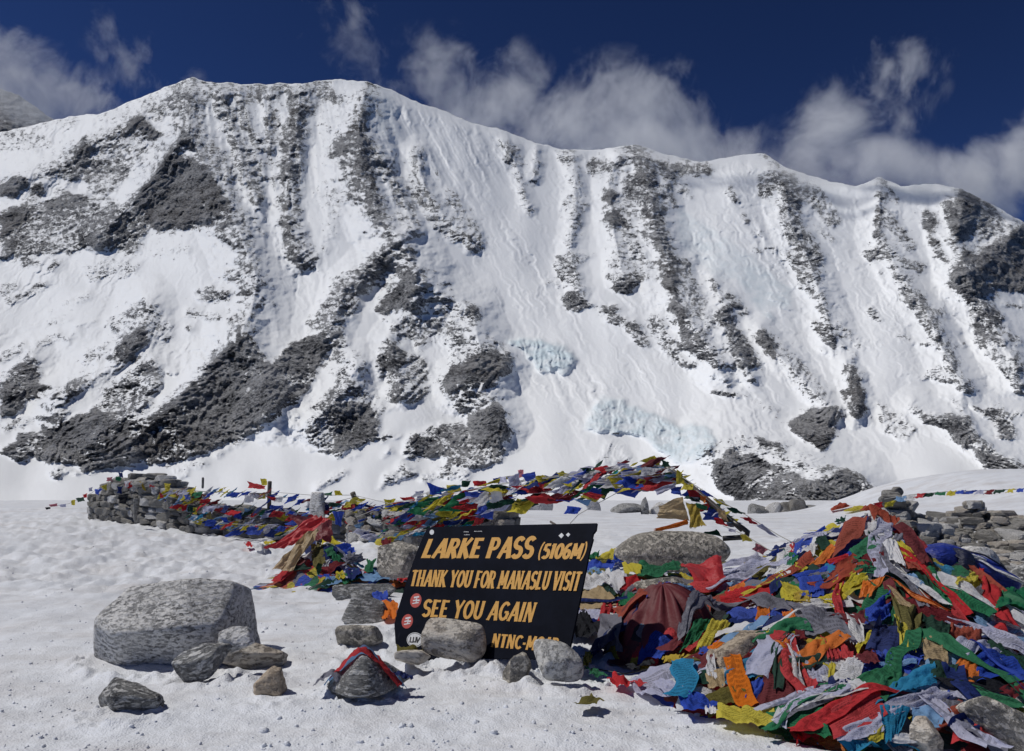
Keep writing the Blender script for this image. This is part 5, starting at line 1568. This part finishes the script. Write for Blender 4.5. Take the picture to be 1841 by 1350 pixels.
# long twisted strips and rolled ends running over the patches
n_s = 0
for i in range(600):
    px_ = rs.uniform(1060, 1850); py_ = rs.uniform(950, 1360)
    h = in_heap(px_, py_)
    if not h or (px_ > 1640 and py_ < 1060) or (1090 < px_ < 1290 and 1050 < py_ < 1190): continue
    c = V(px_, py_, h); gx_ = c.x - px2(1566, 6.15); gy_ = c.y - 6.15
    a = math.atan2(gy_, gx_) + rs.uniform(-.9, .9); Ls = rs.uniform(.28, .70); wd = rs.uniform(.05, .13)
    dv = Vector((math.cos(a), math.sin(a), 0)) * Ls / 2; du = Vector((-math.sin(a), math.cos(a), 0)) * wd / 2
    q = []
    for p in (c - dv - du, c - dv + du, c + dv + du, c + dv - du): q.append(Vector((p.x, p.y, float(surf(p.x, p.y)) + .04)))
    r = zroot(zone_of(px_, py_), c)
    cloth('flag', q, CM_['WPRYBGWMLTEOWRPNSD'[rs.randint(18)]], r, 2600 + i, amp=.16, lay=.055, wob=.10, nu=9, nv=30, pinch=.8, bend=rs.uniform(-.16, .16))
    n_s += 1
    if n_s >= 46: break
for i, (nm, z, k, pts, lab, cat, am) in enumerate(SPECIAL):
    pp = zpx(z, pts)
    q = spread_quad(pp, dY=.5)
    o = cloth(nm, q, PLAIN.get(k, CM_[k]), None, 3000 + i, amp=am, pinch=.3, lay=.06 + .002 * i, wob=.03, nu=34, nv=26)
    tag(o, lab, cat)

def blanket(name, cx, cy, rx, ry, mat, seed, label, cat, folds=9, lift=.03, rot=0.0, zc=None, h=None):
    """a cloth laid over a rock: smooth on top, falling in folds at the rim"""
    nr, nt = 34, 96
    r = np.linspace(0, 1, nr)[:, None]; t = np.linspace(0, 2 * math.pi, nt)[None]
    sq = (np.abs(np.cos(t - rot)) ** 3.2 + np.abs(np.sin(t - rot)) ** 3.2) ** (-1 / 3.2)
    ed = sq * (1 + .10 * np.sin(3 * t + seed) + .05 * np.sin(7 * t + seed * 2))
    fold = np.sin(folds * t + 1.4 * np.sin(2 * t + seed) + 2 * r) * .6 + .4 * np.sin(folds * 1.7 * t + seed - r * 2)
    rr = r * ed * (1 + .07 * fold * r)
    X = cx + rx * rr * np.cos(t); Y = cy + ry * rr * np.sin(t)
    dip = 0.22 * np.exp(-((X - cx + .42 * rx) / (.5 * rx)) ** 2 - ((Y - cy + .35 * ry) / (.5 * ry)) ** 2)
    top = h * np.clip(1 - rr ** 2.0 * .95 - dip, 0, 1) ** .72
    Z = ground(X, Y, False) + top + .075 * fold * r ** 1.1 * (top > .03) + .045 * fbm(X / .22, Y / .3, 2, seed) + .022 * ridged(X / .16 + .6 * Y / .2, Y / .9, 2, seed + 4)
    Z = np.maximum(Z, ground(X, Y, False) + .008 + .01 * (fold + 1))
    me = grid_mesh(name, X - cx, Y - cy, Z); attr(me, 'fu', 0 * X); attr(me, 'fv', 0 * X)
    o = link(name, me, mat); o.location = (cx, cy, 0); tag(o, label, cat); return o
blanket('draped_cloth', px2(1188, 5.5), 5.5, .37, .36, cloth_mat('M', 0, .6, .22), 3, 'large maroon cloth draped over a rock right of the sign', 'cloth', h=.46)
gx = at(1806, 1100, 5.35)
blanket('green_cloth', float(gx[0]), 5.35, .24, .22, cloth_mat('G', 0, .5, .25), 8, 'large green cloth draped before the backpack at the right edge', 'cloth', h=float(V(1800, 1064, 5.4).z) - gz(float(gx[0]), 5.35), folds=7)

# single flags on the snow in front and by the sign
LOOSE = [
 ('a','U',[(710,920),(900,870),(880,920),(720,950)],'twisted mustard cloth on the snow between sign stone and heap'),
 ('a','K',[(430,970),(690,930),(690,960),(440,1000)],'thin dark rolled cloth on the snow leading to the mustard cloth'),
 ('a','Y',[(130,850),(200,870),(190,950),(100,990)],'small yellow flag clinging to the right side of the blocky white stone'),
 ('a','G',[(130,970),(240,1010),(320,1050),(160,1040)],'green flag on the snow below the blocky white stone'),
 ('a','R',[(350,1030),(500,1080),(450,1140),(300,1090)],'red flag lying on the snow at the left end of the front string'),
 ('a','R',[(490,1090),(560,1070),(620,1100),(540,1130)],'crumpled smaller red flag beside the striped one on the snow'),
 ('a','P',[(640,1080),(780,1070),(890,1150),(760,1200)],'blue and white striped flag lying on the snow'),
 ('a','B',[(920,1190),(1010,1190),(1160,1280),(1000,1270)],'bright blue flag on the snow where the front string starts'),
 ('a','V',[(40,1265),(190,1190),(280,1230),(200,1280)],'olive leaf shaped rag alone on the snow near the bottom'),
 ('p','Y',[(825,1182),(850,1176),(856,1188),(828,1194)],'yellow rag on the snow right under the sign holding stone'),
 ('p','O',[(672,1098),(712,1090),(716,1118),(688,1126)],'orange cloth crumpled between the sign and the dark rock'),
 ('p','B',[(668,1078),(695,1074),(700,1088),(672,1092)],'small blue rag on top of the rounded dark rock left of the sign'),
 ('p','R',[(712,1030),(742,1026),(738,1052),(714,1052)],'red cloth squeezed behind the left edge of the sign'),
 ('p','K',[(1040,1110),(1080,1128),(1070,1150),(1020,1156)],'black cloth lying against the lower right edge of the sign'),
 ('p','V',[(715,1176),(770,1172),(775,1184),(720,1190)],'dark olive rag in the snow under the lower left corner of the sign'),
 ('p','N',[(935,1170),(958,1165),(960,1182),(932,1184)],'tiny dark blue rag in the snow under the right part of the sign'),
]
for i, (z, k, pts, lab) in enumerate(LOOSE):
    pp = zpx(z, pts)
    Yo = None
    if z == 'p' and 1155 < pp[0][1] < 1215 and pp[0][0] < 720: Yo = None
    q = spread_quad(pp, Yo)
    o = cloth('flag', q, CM_[k], None, 4000 + i, amp=.12, lay=.012, wob=.06, nu=18, nv=14)
    tag(o, lab, 'prayer flag')

# strips of cloth wound over the cone shaped rock
def strip_over(cx, cy, zt, half, y0, y1, k_, seed, label, mat, z_off=.012, tail=1.0):
    nu, nv = 40, 12
    u = np.linspace(-1, tail, nu)[None]; v = np.linspace(0, 1, nv)[:, None]
    X = cx + u * half + 0.02 * v; Yy = cy + y0 + (y1 - y0) * v + .03 * fbm(u * 2, v * 1.5, 2, seed)
    rr = np.hypot(X - cx, (Yy - cy) * .9)
    Z = zt - k_ * rr ** 1.15 + z_off + .022 * fbm(u * 3, v * 3, 3, seed + 2) + .016 * ridged(u * 1.2, v * 3.2 + .6 * u, 2, seed + 3)
    Z = np.maximum(Z, ground(X, Yy, False) + .012)
    me = grid_mesh('flag', X - cx, Yy - cy, Z - zt); attr(me, 'fu', u + 0 * v); attr(me, 'fv', v + 0 * u)
    o = link('flag', me, mat); o.location = (cx, cy, zt); tag(o, label, 'prayer flag')
crx, cry = float(at(652, 1200, 4.52)[0]), 4.52
crz = float(V(655, 1171, 4.5).z)
strip_over(crx, cry, crz, .21, .0, .13, 1.25, 1, 'light blue rag over the back of the cone shaped rock', CM_['L'], .02)
strip_over(crx, cry, crz, .17, -.05, .03, 1.25, 5, 'red cloth wound over the cone shaped rock', CM_['R'], .022, 1.15)
strip_over(crx - .15, cry - .03, crz - .10, .10, -.05, .05, .9, 9, 'grey cloth hanging on the left side of the cone shaped rock', CM_['E'], .0)
strip_over(crx + .19, cry + .03, crz - .13, .06, -.03, .03, .5, 12, 'navy rag end at the right of the cone shaped rock', CM_['N'], .0)

# --- pile left of the sign
PILE = '''
d D 500,510 600,510 640,550 500,550
d Y 570,550 650,550 710,590 580,590
d G 580,630 650,600 670,650 600,680
d B 660,600 760,600 800,640 720,680
d N 460,620 530,560 550,640 470,680
d V 500,600 570,580 600,720 520,740
d E 720,680 830,650 880,690 690,760
d G 860,700 940,690 900,780 840,770
d M 560,760 700,690 740,700 600,800
d N 690,770 830,740 840,800 720,830
d Y 660,780 750,770 730,820 660,820
d B 540,800 640,790 640,820 550,810
d G 980,740 1040,740 1040,770 990,770
d R 1060,780 1150,740 1140,830 1080,830
d E 1000,780 1060,760 1080,830 1010,830
d D 340,750 470,720 520,750 360,770
d Y 910,580 970,530 980,600 920,610
d M 960,560 1030,550 1000,610 950,610
d D 1020,520 1150,510 1080,570 1000,600
d M 1150,530 1210,510 1230,540 1180,560
d G 640,640 700,680 690,720 630,690
d W 580,700 640,690 620,740 570,740
d E 730,640 800,650 780,700 720,700
d R 70,590 100,570 130,600 90,605
d W 130,600 180,580 180,620 130,615
d E 180,590 220,590 220,625 180,625
d Y 190,575 280,570 250,585 190,585
d R 1010,700 1160,730 1150,750 1020,715
'''
pr_ = empty('prayer_flag_string', V(600, 1040, 9.4), 'crumpled string of flags making the small pile between the wall and the sign', 'prayer flags')
for i, (z, k, pts) in enumerate(parse(PILE)):
    cloth('flag', spread_quad(zpx(z, pts), dY=.3), CM_[k], pr_, 5000 + i, amp=.11, lay=.015, wob=.06)
for i in range(46):
    x = rs.uniform(-2.6, -.95); y = rs.uniform(8.75, 10.0)
    if float(heap(x, y)) < .04: continue
    a = rs.uniform(0, 6.28); s = rs.uniform(.16, .28)
    c = Vector((x, y, 0)); tx = Vector((math.cos(a), math.sin(a), 0)) * s / 2; ty = Vector((-math.sin(a), math.cos(a), 0)) * s * .4
    q = [Vector((p.x, p.y, float(surf(p.x, p.y)))) for p in (c - tx + ty, c + tx + ty, c + tx - ty, c - tx - ty)]
    cloth('flag', q, CM_[HK[rs.randint(len(HK))]], pr_, 5200 + i, amp=.15, nu=10, nv=8, lay=.002, wob=.1)
o = cloth('ceremonial_scarf', [V(*p) for p in ((558, 930, 9.9), (598, 932, 9.8), (545, 978, 9.5), (476, 993, 9.3))], PLAIN['R'], None, 61, amp=.09, lay=.03, nu=30, nv=30)
tag(o, 'long bright red scarf blown down from the small flag pile', 'scarf')
o = cloth('ceremonial_scarf', [V(*p) for p in ((551, 958, 9.5), (576, 953, 9.5), (528, 1026, 9.2), (486, 1024, 9.2))], PLAIN['C'], None, 62, amp=.10, lay=.03, nu=30, nv=30)
tag(o, 'sheer cream scarf blown out left of the small flag pile', 'scarf')
ro = cloth('draped_cloth', [V(*p) for p in ((520, 926, 10.1), (598, 936, 10.1), (596, 975, 9.9), (560, 972, 9.9))], PLAIN['M'], None, 63, amp=.1, lay=.03, nu=24, nv=20)
tag(ro, 'deep red cloth on top of the small flag pile', 'cloth')

# --- flags on the wall
WALLQ = '''
f K 85,370 120,365 125,380 90,385
f Z 110,350 170,340 175,360 120,365
f P 180,350 240,340 240,365 190,365
f Y 270,320 300,310 300,355 275,350
f D 305,305 365,295 370,325 320,330
f R 350,280 395,265 390,300 360,300
f P 390,230 430,220 430,250 395,255
f B 435,240 500,235 470,280 445,270
f Y 485,215 530,200 530,245 500,240
f Z 525,155 575,150 570,180 525,180
f G 590,150 640,140 630,180 590,175
f N 610,115 640,120 645,155 620,150
f R 650,200 720,180 740,210 680,235
f W 650,180 700,180 690,220 655,225
f U 760,180 790,190 810,250 790,240
f W 820,200 880,220 900,270 850,260
f R 830,200 880,220 860,240 830,220
f Y 945,195 990,200 980,250 945,245
f R 905,260 940,280 940,305 910,300
f N 600,220 645,215 640,270 600,265
f K 610,280 690,270 670,340 620,340
f R 1020,265 1070,260 1050,310 1030,300
f P 1050,270 1100,270 1080,310 1040,310
f B 1080,280 1140,280 1130,315 1090,310
f Y 1110,260 1170,255 1160,275 1120,275
f S 1200,280 1270,280 1270,300 1200,300
f L 1030,340 1080,330 1070,380 1030,380
f R 1060,360 1110,345 1100,390 1070,395
f D 1110,360 1150,360 1150,400 1110,400
f Y 1150,370 1180,370 1175,420 1150,415
f B 1180,430 1230,430 1220,460 1190,460
f Y 1240,440 1300,450 1280,490 1240,480
f B 1330,440 1400,440 1420,480 1380,490
f V 1240,400 1280,400 1290,460 1250,470
f R 1290,370 1370,370 1370,400 1300,395
f R 1200,310 1280,310 1260,340 1190,340
d R 85,165 215,195 215,215 85,210
d Y 175,145 215,150 220,190 180,190
d B 240,320 320,320 310,375 240,370
d P 320,345 380,345 380,385 330,385
d R 210,260 290,270 300,300 250,290
d B 640,360 720,360 700,460 660,440
d Y 720,370 810,370 800,410 720,420
d G 810,380 890,370 880,410 810,420
d B 800,420 870,400 850,420 800,430
d N 910,330 970,330 1020,430 980,430
d R 735,450 790,430 840,500 740,500
d L 780,450 845,430 845,500 800,480
d Y 930,440 1010,440 1000,470 930,460
d B 950,480 1050,480 1000,510 950,500
d L 1000,470 1090,440 1080,480 1010,480
d R 1060,420 1150,410 1120,450 1050,450
d V 1260,390 1400,370 1380,430 1280,440
d R 1450,370 1600,350 1570,400 1450,410
d O 1200,330 1280,340 1280,380 1200,370
d W 1300,350 1430,330 1440,360 1290,370
d Y 970,280 1060,280 1040,380 970,370
d D 1000,310 1180,290 1170,340 1010,340
d R 1080,270 1170,260 1180,290 1100,290
d P 1170,230 1240,220 1250,280 1180,290
d G 1260,270 1350,260 1340,310 1270,310
d L 1340,300 1440,290 1400,320 1340,320
d N 1360,420 1480,400 1440,450 1370,450
d N 580,300 630,300 630,390 590,380
d R 700,320 790,310 790,350 700,350
d S 900,375 950,375 950,410 900,410
d D 620,300 700,310 690,330 620,330
d G 580,245 645,230 640,260 590,258
d Y 650,225 690,225 710,255 660,255
d P 370,370 560,375 560,410 380,400
d U 510,385 585,380 580,430 520,430
'''
GARQ = '''
d W 1540,310 1660,210 1760,250 1560,350
d B 1240,170 1370,210 1360,250 1270,250
d Y 1380,190 1470,190 1480,230 1390,240
d D 1480,160 1540,160 1520,200 1480,200
d Y 1370,260 1490,260 1480,280 1380,280
d B 1490,230 1620,240 1600,270 1500,260
d R 1440,280 1560,270 1540,300 1460,310
d R 1550,160 1640,160 1640,195 1560,195
d D 1640,300 1840,270 1740,330 1640,350
e Y 950,105 1050,65 1090,100 1080,140
e D 1085,95 1150,110 1160,140 1090,140
e Y 1190,150 1230,190 1240,250 1190,250
e V 1180,170 1210,190 1215,240 1180,230
e R 660,150 750,130 820,150 720,180
e P 780,120 900,120 930,150 820,150
e D 570,145 650,145 670,175 590,165
e W 950,140 1110,150 1100,180 940,200
e P 830,170 960,160 960,210 830,200
e B 810,190 900,200 970,220 860,250
e Y 750,210 830,210 890,250 800,280
e P 560,190 740,200 750,260 560,240
e D 680,260 790,260 820,290 700,310
e R 580,310 640,300 730,320 680,350
e L 530,345 650,350 620,390 560,360
e B 490,390 600,400 560,440 470,440
e D 1110,170 1190,180 1190,210 1110,220
e P 960,220 1100,200 1080,250 890,310
e M 970,210 1100,200 1090,230 970,260
e P 1040,290 1200,230 1190,270 1060,320
e B 1140,280 1230,260 1230,320 1150,310
e Y 290,200 340,190 430,220 310,240
e R 310,240 380,240 380,280 320,270
e D 380,230 450,240 440,270 390,270
e Y 420,180 470,165 520,190 440,200
e T 420,210 530,200 560,230 440,240
e Y 460,245 540,235 530,265 470,260
e B 200,190 290,170 300,210 230,230
e P 100,200 200,180 220,250 110,270
e N 165,250 240,250 250,300 180,300
e U 105,270 160,265 165,310 105,310
e W 0,300 80,280 100,350 0,370
e Z 180,160 215,155 220,200 190,210
e L 250,215 330,230 320,260 250,250
e P 60,205 110,200 120,240 60,240
e B 20,215 70,205 70,240 30,245
'''
POLEQ = '''
e R 1240,280 1330,290 1370,330 1270,330
e O 1340,320 1380,330 1370,370 1340,350
e O 1390,370 1440,380 1440,420 1400,400
e G 1310,370 1390,390 1380,420 1320,400
e B 1350,430 1420,430 1440,460 1370,450
e R 1420,460 1480,470 1520,520 1440,500
e C 1440,400 1500,420 1520,490 1450,450
e Y 1235,260 1300,265 1320,290 1250,285
e B 1330,285 1370,290 1440,335 1380,325
e P 1260,330 1330,335 1350,370 1280,355
e S 1380,335 1400,345 1390,370 1370,365
e E 1505,465 1570,500 1560,525 1500,515
'''
RIGHTQ = '''
e Y 1420,340 1480,345 1520,390 1450,370
e D 1500,400 1560,400 1640,440 1540,435
e R 1590,460 1650,460 1720,510 1660,500
e P 1690,510 1740,500 1841,590 1780,570
'''
FRONTQ = '''
e P 1510,530 1580,540 1570,560 1520,550
e Y 1590,570 1640,575 1680,610 1610,615
e Z 1690,620 1790,665 1750,705 1660,660
e B 1790,680 1841,660 1841,708 1800,708
'''
def string_thing(txt, Yf, label, seed, cords=(), amp=.09, pend=None):
    items = parse(txt); z, k, pts = items[0]; pp = zpx(z, pts)
    root = empty('prayer_flag_string', V(pp[0][0], pp[0][1], Yf(pp[0][0])), label, 'prayer flags')
    for i, (z, k, pts) in enumerate(items):
        pp = zpx(z, pts); Y = Yf(sum(p[0] for p in pp) / 4) + rs.uniform(-.18, .1)
        q = [V(p[0], p[1], Y + rs.uniform(-.07, .07)) for p in pp]
        cloth('flag', q, CM_[k], root, seed + i, amp=amp, drape=False, wob=.06, nu=14, nv=11, fringe=(i % 4 == 0))
    for c in cords: tube('cord', [V(x, y, Yf(x)) for x, y in c], .005, CORD, root, 5)
    return root
CORD = flat_mat('pale_cord', (.4, .39, .36), .8)
def Ywall(x): return float(np.interp(x, [80, 200, 300, 400, 520, 640, 760, 905], [18.6, 17.4, 16.2, 15.65, 15.05, 14.5, 13.3, 12.4])) - .05
def Ygar(x): return float(np.interp(x, [640, 760, 900, 1050, 1195, 1250, 1345], [13.6, 12.9, 11.6, 10.4, 9.35, 9.15, 8.95]))
WL = parse(WALLQ)
def sub(txt, cond): return '\n'.join(l for l in txt.strip().splitlines() if cond(l))
def lcx(l):
    a = l.split(); p = zpx(a[0], [tuple(float(t) for t in s.split(',')) for s in a[2:6]]); return sum(q[0] for q in p) / 4
string_thing(sub(WALLQ, lambda l: lcx(l) < 196), Ywall, 'thin end string of small flags falling to the snow left of the wall', 6000, [[(82, 913), (125, 905), (165, 886), (212, 855)]])
string_thing(sub(WALLQ, lambda l: 196 <= lcx(l) < 305), Ywall, 'flags wound round the tall left end of the wall', 6100, [[(212, 855), (240, 870), (290, 880)]])
string_thing(sub(WALLQ, lambda l: 305 <= lcx(l) < 460), Ywall, 'flags draped over the face of the left wall left of the red flag post', 6200, [[(290, 878), (380, 884), (484, 887)]])
string_thing(sub(WALLQ, lambda l: 460 <= lcx(l) < 680), Ywall, 'flags hung between the two wooden posts and down to the small pile', 6300, [[(484, 884), (560, 890), (634, 890)]])
string_thing(sub(WALLQ, lambda l: 680 <= lcx(l)), Ywall, 'flags covering the wall block behind the sign', 6400, [[(636, 890), (700, 905), (780, 925), (840, 930)]])
string_thing(GARQ, Ygar, 'thick garland of flags from the wall up to the pole peak', 6500,
   [[(640, 930), (700, 905), (800, 888), (920, 866), (1040, 850), (1120, 842), (1196, 836)], [(700, 930), (800, 905), (900, 890), (1010, 884), (1100, 862), (1196, 842)],
    [(1190, 845), (1120, 880), (1075, 905), (1040, 925), (1025, 941)]], amp=.07)
string_thing(POLEQ, lambda x: Ygar(x) - .05, 'flags wrapped round the slanting pole right of the garland peak', 6600, [[(1196, 838), (1260, 888), (1322, 940)]])
string_thing(RIGHTQ, lambda x: float(np.interp(x, [1196, 1400, 1440], [9.3, 8.4, 7.2])), 'sparse string of flags slanting down to the right from the pole peak', 6700,
   [[(1196, 838), (1290, 898), (1340, 925), (1400, 962), (1425, 975), (1440, 985)]])
string_thing(FRONTQ, lambda x: float(np.interp(x, [1290, 1420], [8.8, 7.4])), 'short low string with a pink square flag before the pole foot', 6800,
   [[(1300, 945), (1340, 962), (1385, 990), (1410, 985), (1440, 980)]])
# the torn banners blown to the left from the pole
def banner(k, pts, Y, lab, seed, plain=True, nu=26, nv=18):
    o = cloth('banner', [V(x, y, yy) for (x, y), yy in zip(pts, Y)], (PLAIN.get(k) if plain else None) or CM_[k], None, seed, amp=.05, drape=False, wob=.05, nu=nu, nv=nv, fringe=True)
    tag(o, lab, 'banner'); return o
banner('C', [(1225, 892), (1240, 935), (1182, 932), (1186, 908)], (9.2, 9.2, 9.3, 9.3), 'torn cream banner blown to the left from the slanting pole', 71)
banner('O', [(1236, 932), (1238, 944), (1180, 958), (1177, 949)], (9.2, 9.2, 9.2, 9.2), 'narrow orange banner under the torn cream one', 72)
banner('U', [(1230, 904), (1262, 908), (1274, 946), (1234, 948)], (9.1, 9.1, 9.0, 9.0), 'bulging mustard yellow flag hanging from the slanting pole', 73, False)
banner('D', [(1288, 950), (1300, 966), (1255, 962), (1270, 955)], (9, 9, 9, 9), 'dark green flag end at the foot of the slanting pole', 74, False)
# fill: little flags strewn along the ropes of wall and garland
def strew(name_pts, Yf, n, label, seed, size=(.14, .27), spread_=10, hang=.6):
    rr = np.random.RandomState(seed)
    P = np.array(name_pts, float); cum = np.concatenate([[0], np.cumsum(np.hypot(*np.diff(P, axis=0).T))])
    root = empty('prayer_flag_string', V(P[0][0], P[0][1], Yf(P[0][0])), label, 'prayer flags')
    for i in range(n):
        t = (i + rr.uniform(.1, .9)) / n * cum[-1]
        x = np.interp(t, cum, P[:, 0]); y = np.interp(t, cum, P[:, 1]) + rr.uniform(-.3, 1) * spread_
        Y = Yf(x) + rr.uniform(-.12, .12); c = V(x, y, Y); s = rr.uniform(*size)
        a = rr.uniform(-.5, .5) + (0.15 if True else 0); b = rr.uniform(-1.0, .3)
        tx = Vector((math.cos(a), rr.uniform(-.4, .4), math.sin(a))).normalized() * s
        ty = Vector((-.75 + rr.uniform(-.3, .5), rr.uniform(-.4, .4), -hang + rr.uniform(-.25, .35))).normalized() * s * rr.uniform(.5, .95)
        cloth('flag', [c, c + tx, c + tx + ty, c + ty], CM_['BWRGYBPRDYTWMNPYLW'[rr.randint(18)]], root, seed * 100 + i, amp=.12, drape=False, wob=.09, nu=9, nv=8)
    tube('cord', [V(x, y, Yf(x)) for x, y in name_pts], .005, CORD, root, 5)
    return root
strew([(300, 892), (350, 903), (420, 912), (500, 918), (560, 926)], Ywall, 56, 'row of small flags along the middle of the left wall face', 81)
strew([(290, 880), (370, 884), (484, 888)], Ywall, 30, 'row of small flags along the top of the wall left of the red flag post', 82, spread_=5)
strew([(484, 888), (540, 900), (590, 905), (640, 893)], Ywall, 18, 'sagging row of small flags between the two posts', 83, spread_=5)
strew([(340, 925), (400, 940), (470, 945), (540, 948)], lambda x: Ywall(x) - .25, 44, 'low row of flags at the foot of the left wall', 84, spread_=8)
strew([(640, 900), (700, 920), (780, 935), (870, 925)], lambda x: Ywall(x) - .1, 54, 'row of flags sagging over the face of the wall block behind the sign', 85, spread_=16)
strew([(640, 950), (680, 958), (740, 955), (790, 950)], lambda x: Ywall(x) - .5, 16, 'flags lying at the foot of the wall block left of the sign', 86, spread_=8)
strew([(700, 905), (800, 888), (920, 868), (1040, 852), (1120, 843), (1190, 838)], Ygar, 62, 'upper rope of the garland crowded with small flags', 87, hang=.38, spread_=15, size=(.22, .42))
strew([(720, 925), (800, 903), (900, 888), (1000, 882), (1060, 872), (1190, 846)], lambda x: Ygar(x) + .1, 58, 'lower rope of the garland crowded with small flags', 88, hang=.38, spread_=15, size=(.22, .40))
strew([(1196, 840), (1230, 868), (1262, 892), (1300, 922), (1320, 938)], lambda x: Ygar(x) + .06, 20, 'small flags knotted tightly along the slanting pole', 89, hang=.5, size=(.1, .2), spread_=8)
strew([(560, 905), (600, 915), (650, 912), (700, 918)], lambda x: Ywall(x) + .1, 18, 'flags tied round the upright stone on the wall', 90, spread_=16)
# line of flags blown flat across the mound at the right
rr_ = np.random.RandomState(5)
LP = [(1590, 897), (1640, 889), (1700, 884), (1760, 882), (1841, 879), (1960, 872)]
lroot = empty('prayer_flag_string', V(1600, 895, 11.2), 'taut line of small flags from the tallest cairn across the snow mound', 'prayer flags')
Yl = lambda x: float(np.interp(x, [1590, 1960], [11.2, 9.0]))
tube('cord', [V(x, y, Yl(x)) for x, y in LP], .005, CORD, lroot, 5)
xs = np.arange(1612, 1960, 18.0)
for i, x in enumerate(xs):
    y = np.interp(x, [p[0] for p in LP], [p[1] for p in LP]); k = 'LWRDGYBBPMDYBEWR'[i % 16]
    c = V(x, y, Yl(x)); tx = V(x + 19, y - 1, Yl(x + 19)) - c; ty = Vector((-.05, rr_.uniform(-.06, .06), -rr_.uniform(.035, .07)))
    cloth('flag', [c, c + tx, c + tx + ty, c + ty], CM_[k], lroot, 7000 + i, amp=.16, drape=False, wob=.08, nu=9, nv=6)
cloth_r = cloth('flag', [V(*p) for p in ((1568, 905, 10.9), (1588, 902, 10.9), (1590, 912, 10.9), (1572, 915, 10.9))], CM_['R'], lroot, 7101, drape=False)
cloth('flag', [V(*p) for p in ((1590, 904, 10.9), (1612, 898, 10.9), (1604, 910, 10.9), (1590, 912, 10.9))], CM_['Y'], lroot, 7102, drape=False)

# ropes stretched over the heap
for i, (pts, lab) in enumerate([
    ([(1600, 1010), (1660, 1080), (1740, 1140), (1841, 1245)], 'pale cord running from the heap down to the right edge'),
    ([(1425, 975), (1470, 1010), (1530, 960), (1560, 925)], 'cord from the sparse flag string over the heap top'),
    ([(1390, 1236), (1460, 1235), (1560, 1240), (1640, 1270)], 'cord across the front of the heap holding the maroon flag'),
    ([(1066, 1208), (1120, 1218), (1180, 1206), (1240, 1190)], 'thin dark cord on the snow between the blocky stone and the mustard cloth')]):
    P3 = []
    for (a, b), (c, d) in zip(pts[:-1], pts[1:]):
        for t in np.linspace(0, 1, 7)[:-1]:
            x, y = a + (c - a) * t, b + (d - b) * t; p = onto(x, y); P3.append(p + Vector((0, -.04, .03)))
    tube('cord', P3, .004, CORD if i < 3 else BLACKP, None, 6, lab, 'cord')

# ------------------------------------------------------------------ blue backpack on the right
def soft_box(name, c, dims, rot, mat, parent, seed, p=3.2, amp=.05, sub=4):
    v, faces = ico(sub)
    s = 1 / (np.abs(v[:, 0]) ** p + np.abs(v[:, 1]) ** p + np.abs(v[:, 2]) ** p) ** (1 / p)
    q = v * s[:, None]
    q = q * (1 + amp * n3(q, 1.8, 3, seed)[:, None] + amp * .5 * n3(q, 5, 2, seed + 2, True)[:, None]) * np.array(dims) / 2
    me = bpy.data.meshes.new(name); me.from_pydata(q.tolist(), [], faces); me.update()
    o = link(name, me, mat, parent); o.location = c; o.rotation_euler = rot; return o
def bag_mat(name, c):
    n = NT(name); P = n.coord('Object'); n.base(n.mix(n.ramp(n.noise(P, 14, 4, .6), [(.4, 0), (.7, 1)]), c, tuple(x * .55 for x in c)))
    n.rough(.5); n.normal(n.bump(n.noise(n.mapping(P, (1, 1, 3)), 14, 4, .6), .8, .03)); return n.m
BLUE = bag_mat('blue_nylon', (.012, .03, .26)); NAVY = bag_mat('navy_nylon', (.006, .010, .04))
bpk = empty('backpack', V(1722, 1050, 6.0) + Vector((0, 0, .05)), 'blue and black backpack lying on its side behind the green cloth', 'backpack')
soft_box('main_compartment', (.10, .05, .06), (.56, .30, .24), (.1, .38, -.1), BLUE, bpk, 1)
soft_box('front_pocket', (-.16, -.02, .10), (.24, .30, .26), (0, -.15, .1), BLUE, bpk, 2)
soft_box('side_pocket', (.20, -.13, .02), (.34, .12, .13), (.2, .36, -.1), BLUE, bpk, 3)
soft_box('back_panel', (-.03, -.03, .075), (.14, .34, .27), (0, .25, .05), NAVY, bpk, 4)
soft_box('lid', (-.22, .05, .13), (.17, .22, .15), (0, -.4, .3), NAVY, bpk, 5, 2.4)
Bl = Vector(bpk.location)
for j in range(3):
    a = Bl + Vector((.02 + .035 * j, -.12, .185 - .012 * j)); 
    tube('stripe', [a, a + Vector((.05, -.02, -.025))], .007, WH_ST, bpk, 6)
tube('strap', [Bl + Vector(p) for p in ((-.08, -.14, .17), (.02, -.20, .10), (.05, -.21, .0), (.0, -.18, -.06))], .014, NAVY, bpk, 6)
tube('strap', [Bl + Vector(p) for p in ((-.26, -.05, .18), (-.32, -.12, .10), (-.30, -.15, .0))], .014, NAVY, bpk, 6)
tube('piping', [Bl + Vector(p) for p in ((.02, -.08, .20), (.16, -.09, .165), (.30, -.08, .08), (.37, -.05, .0))], .006, NAVY, bpk, 6)
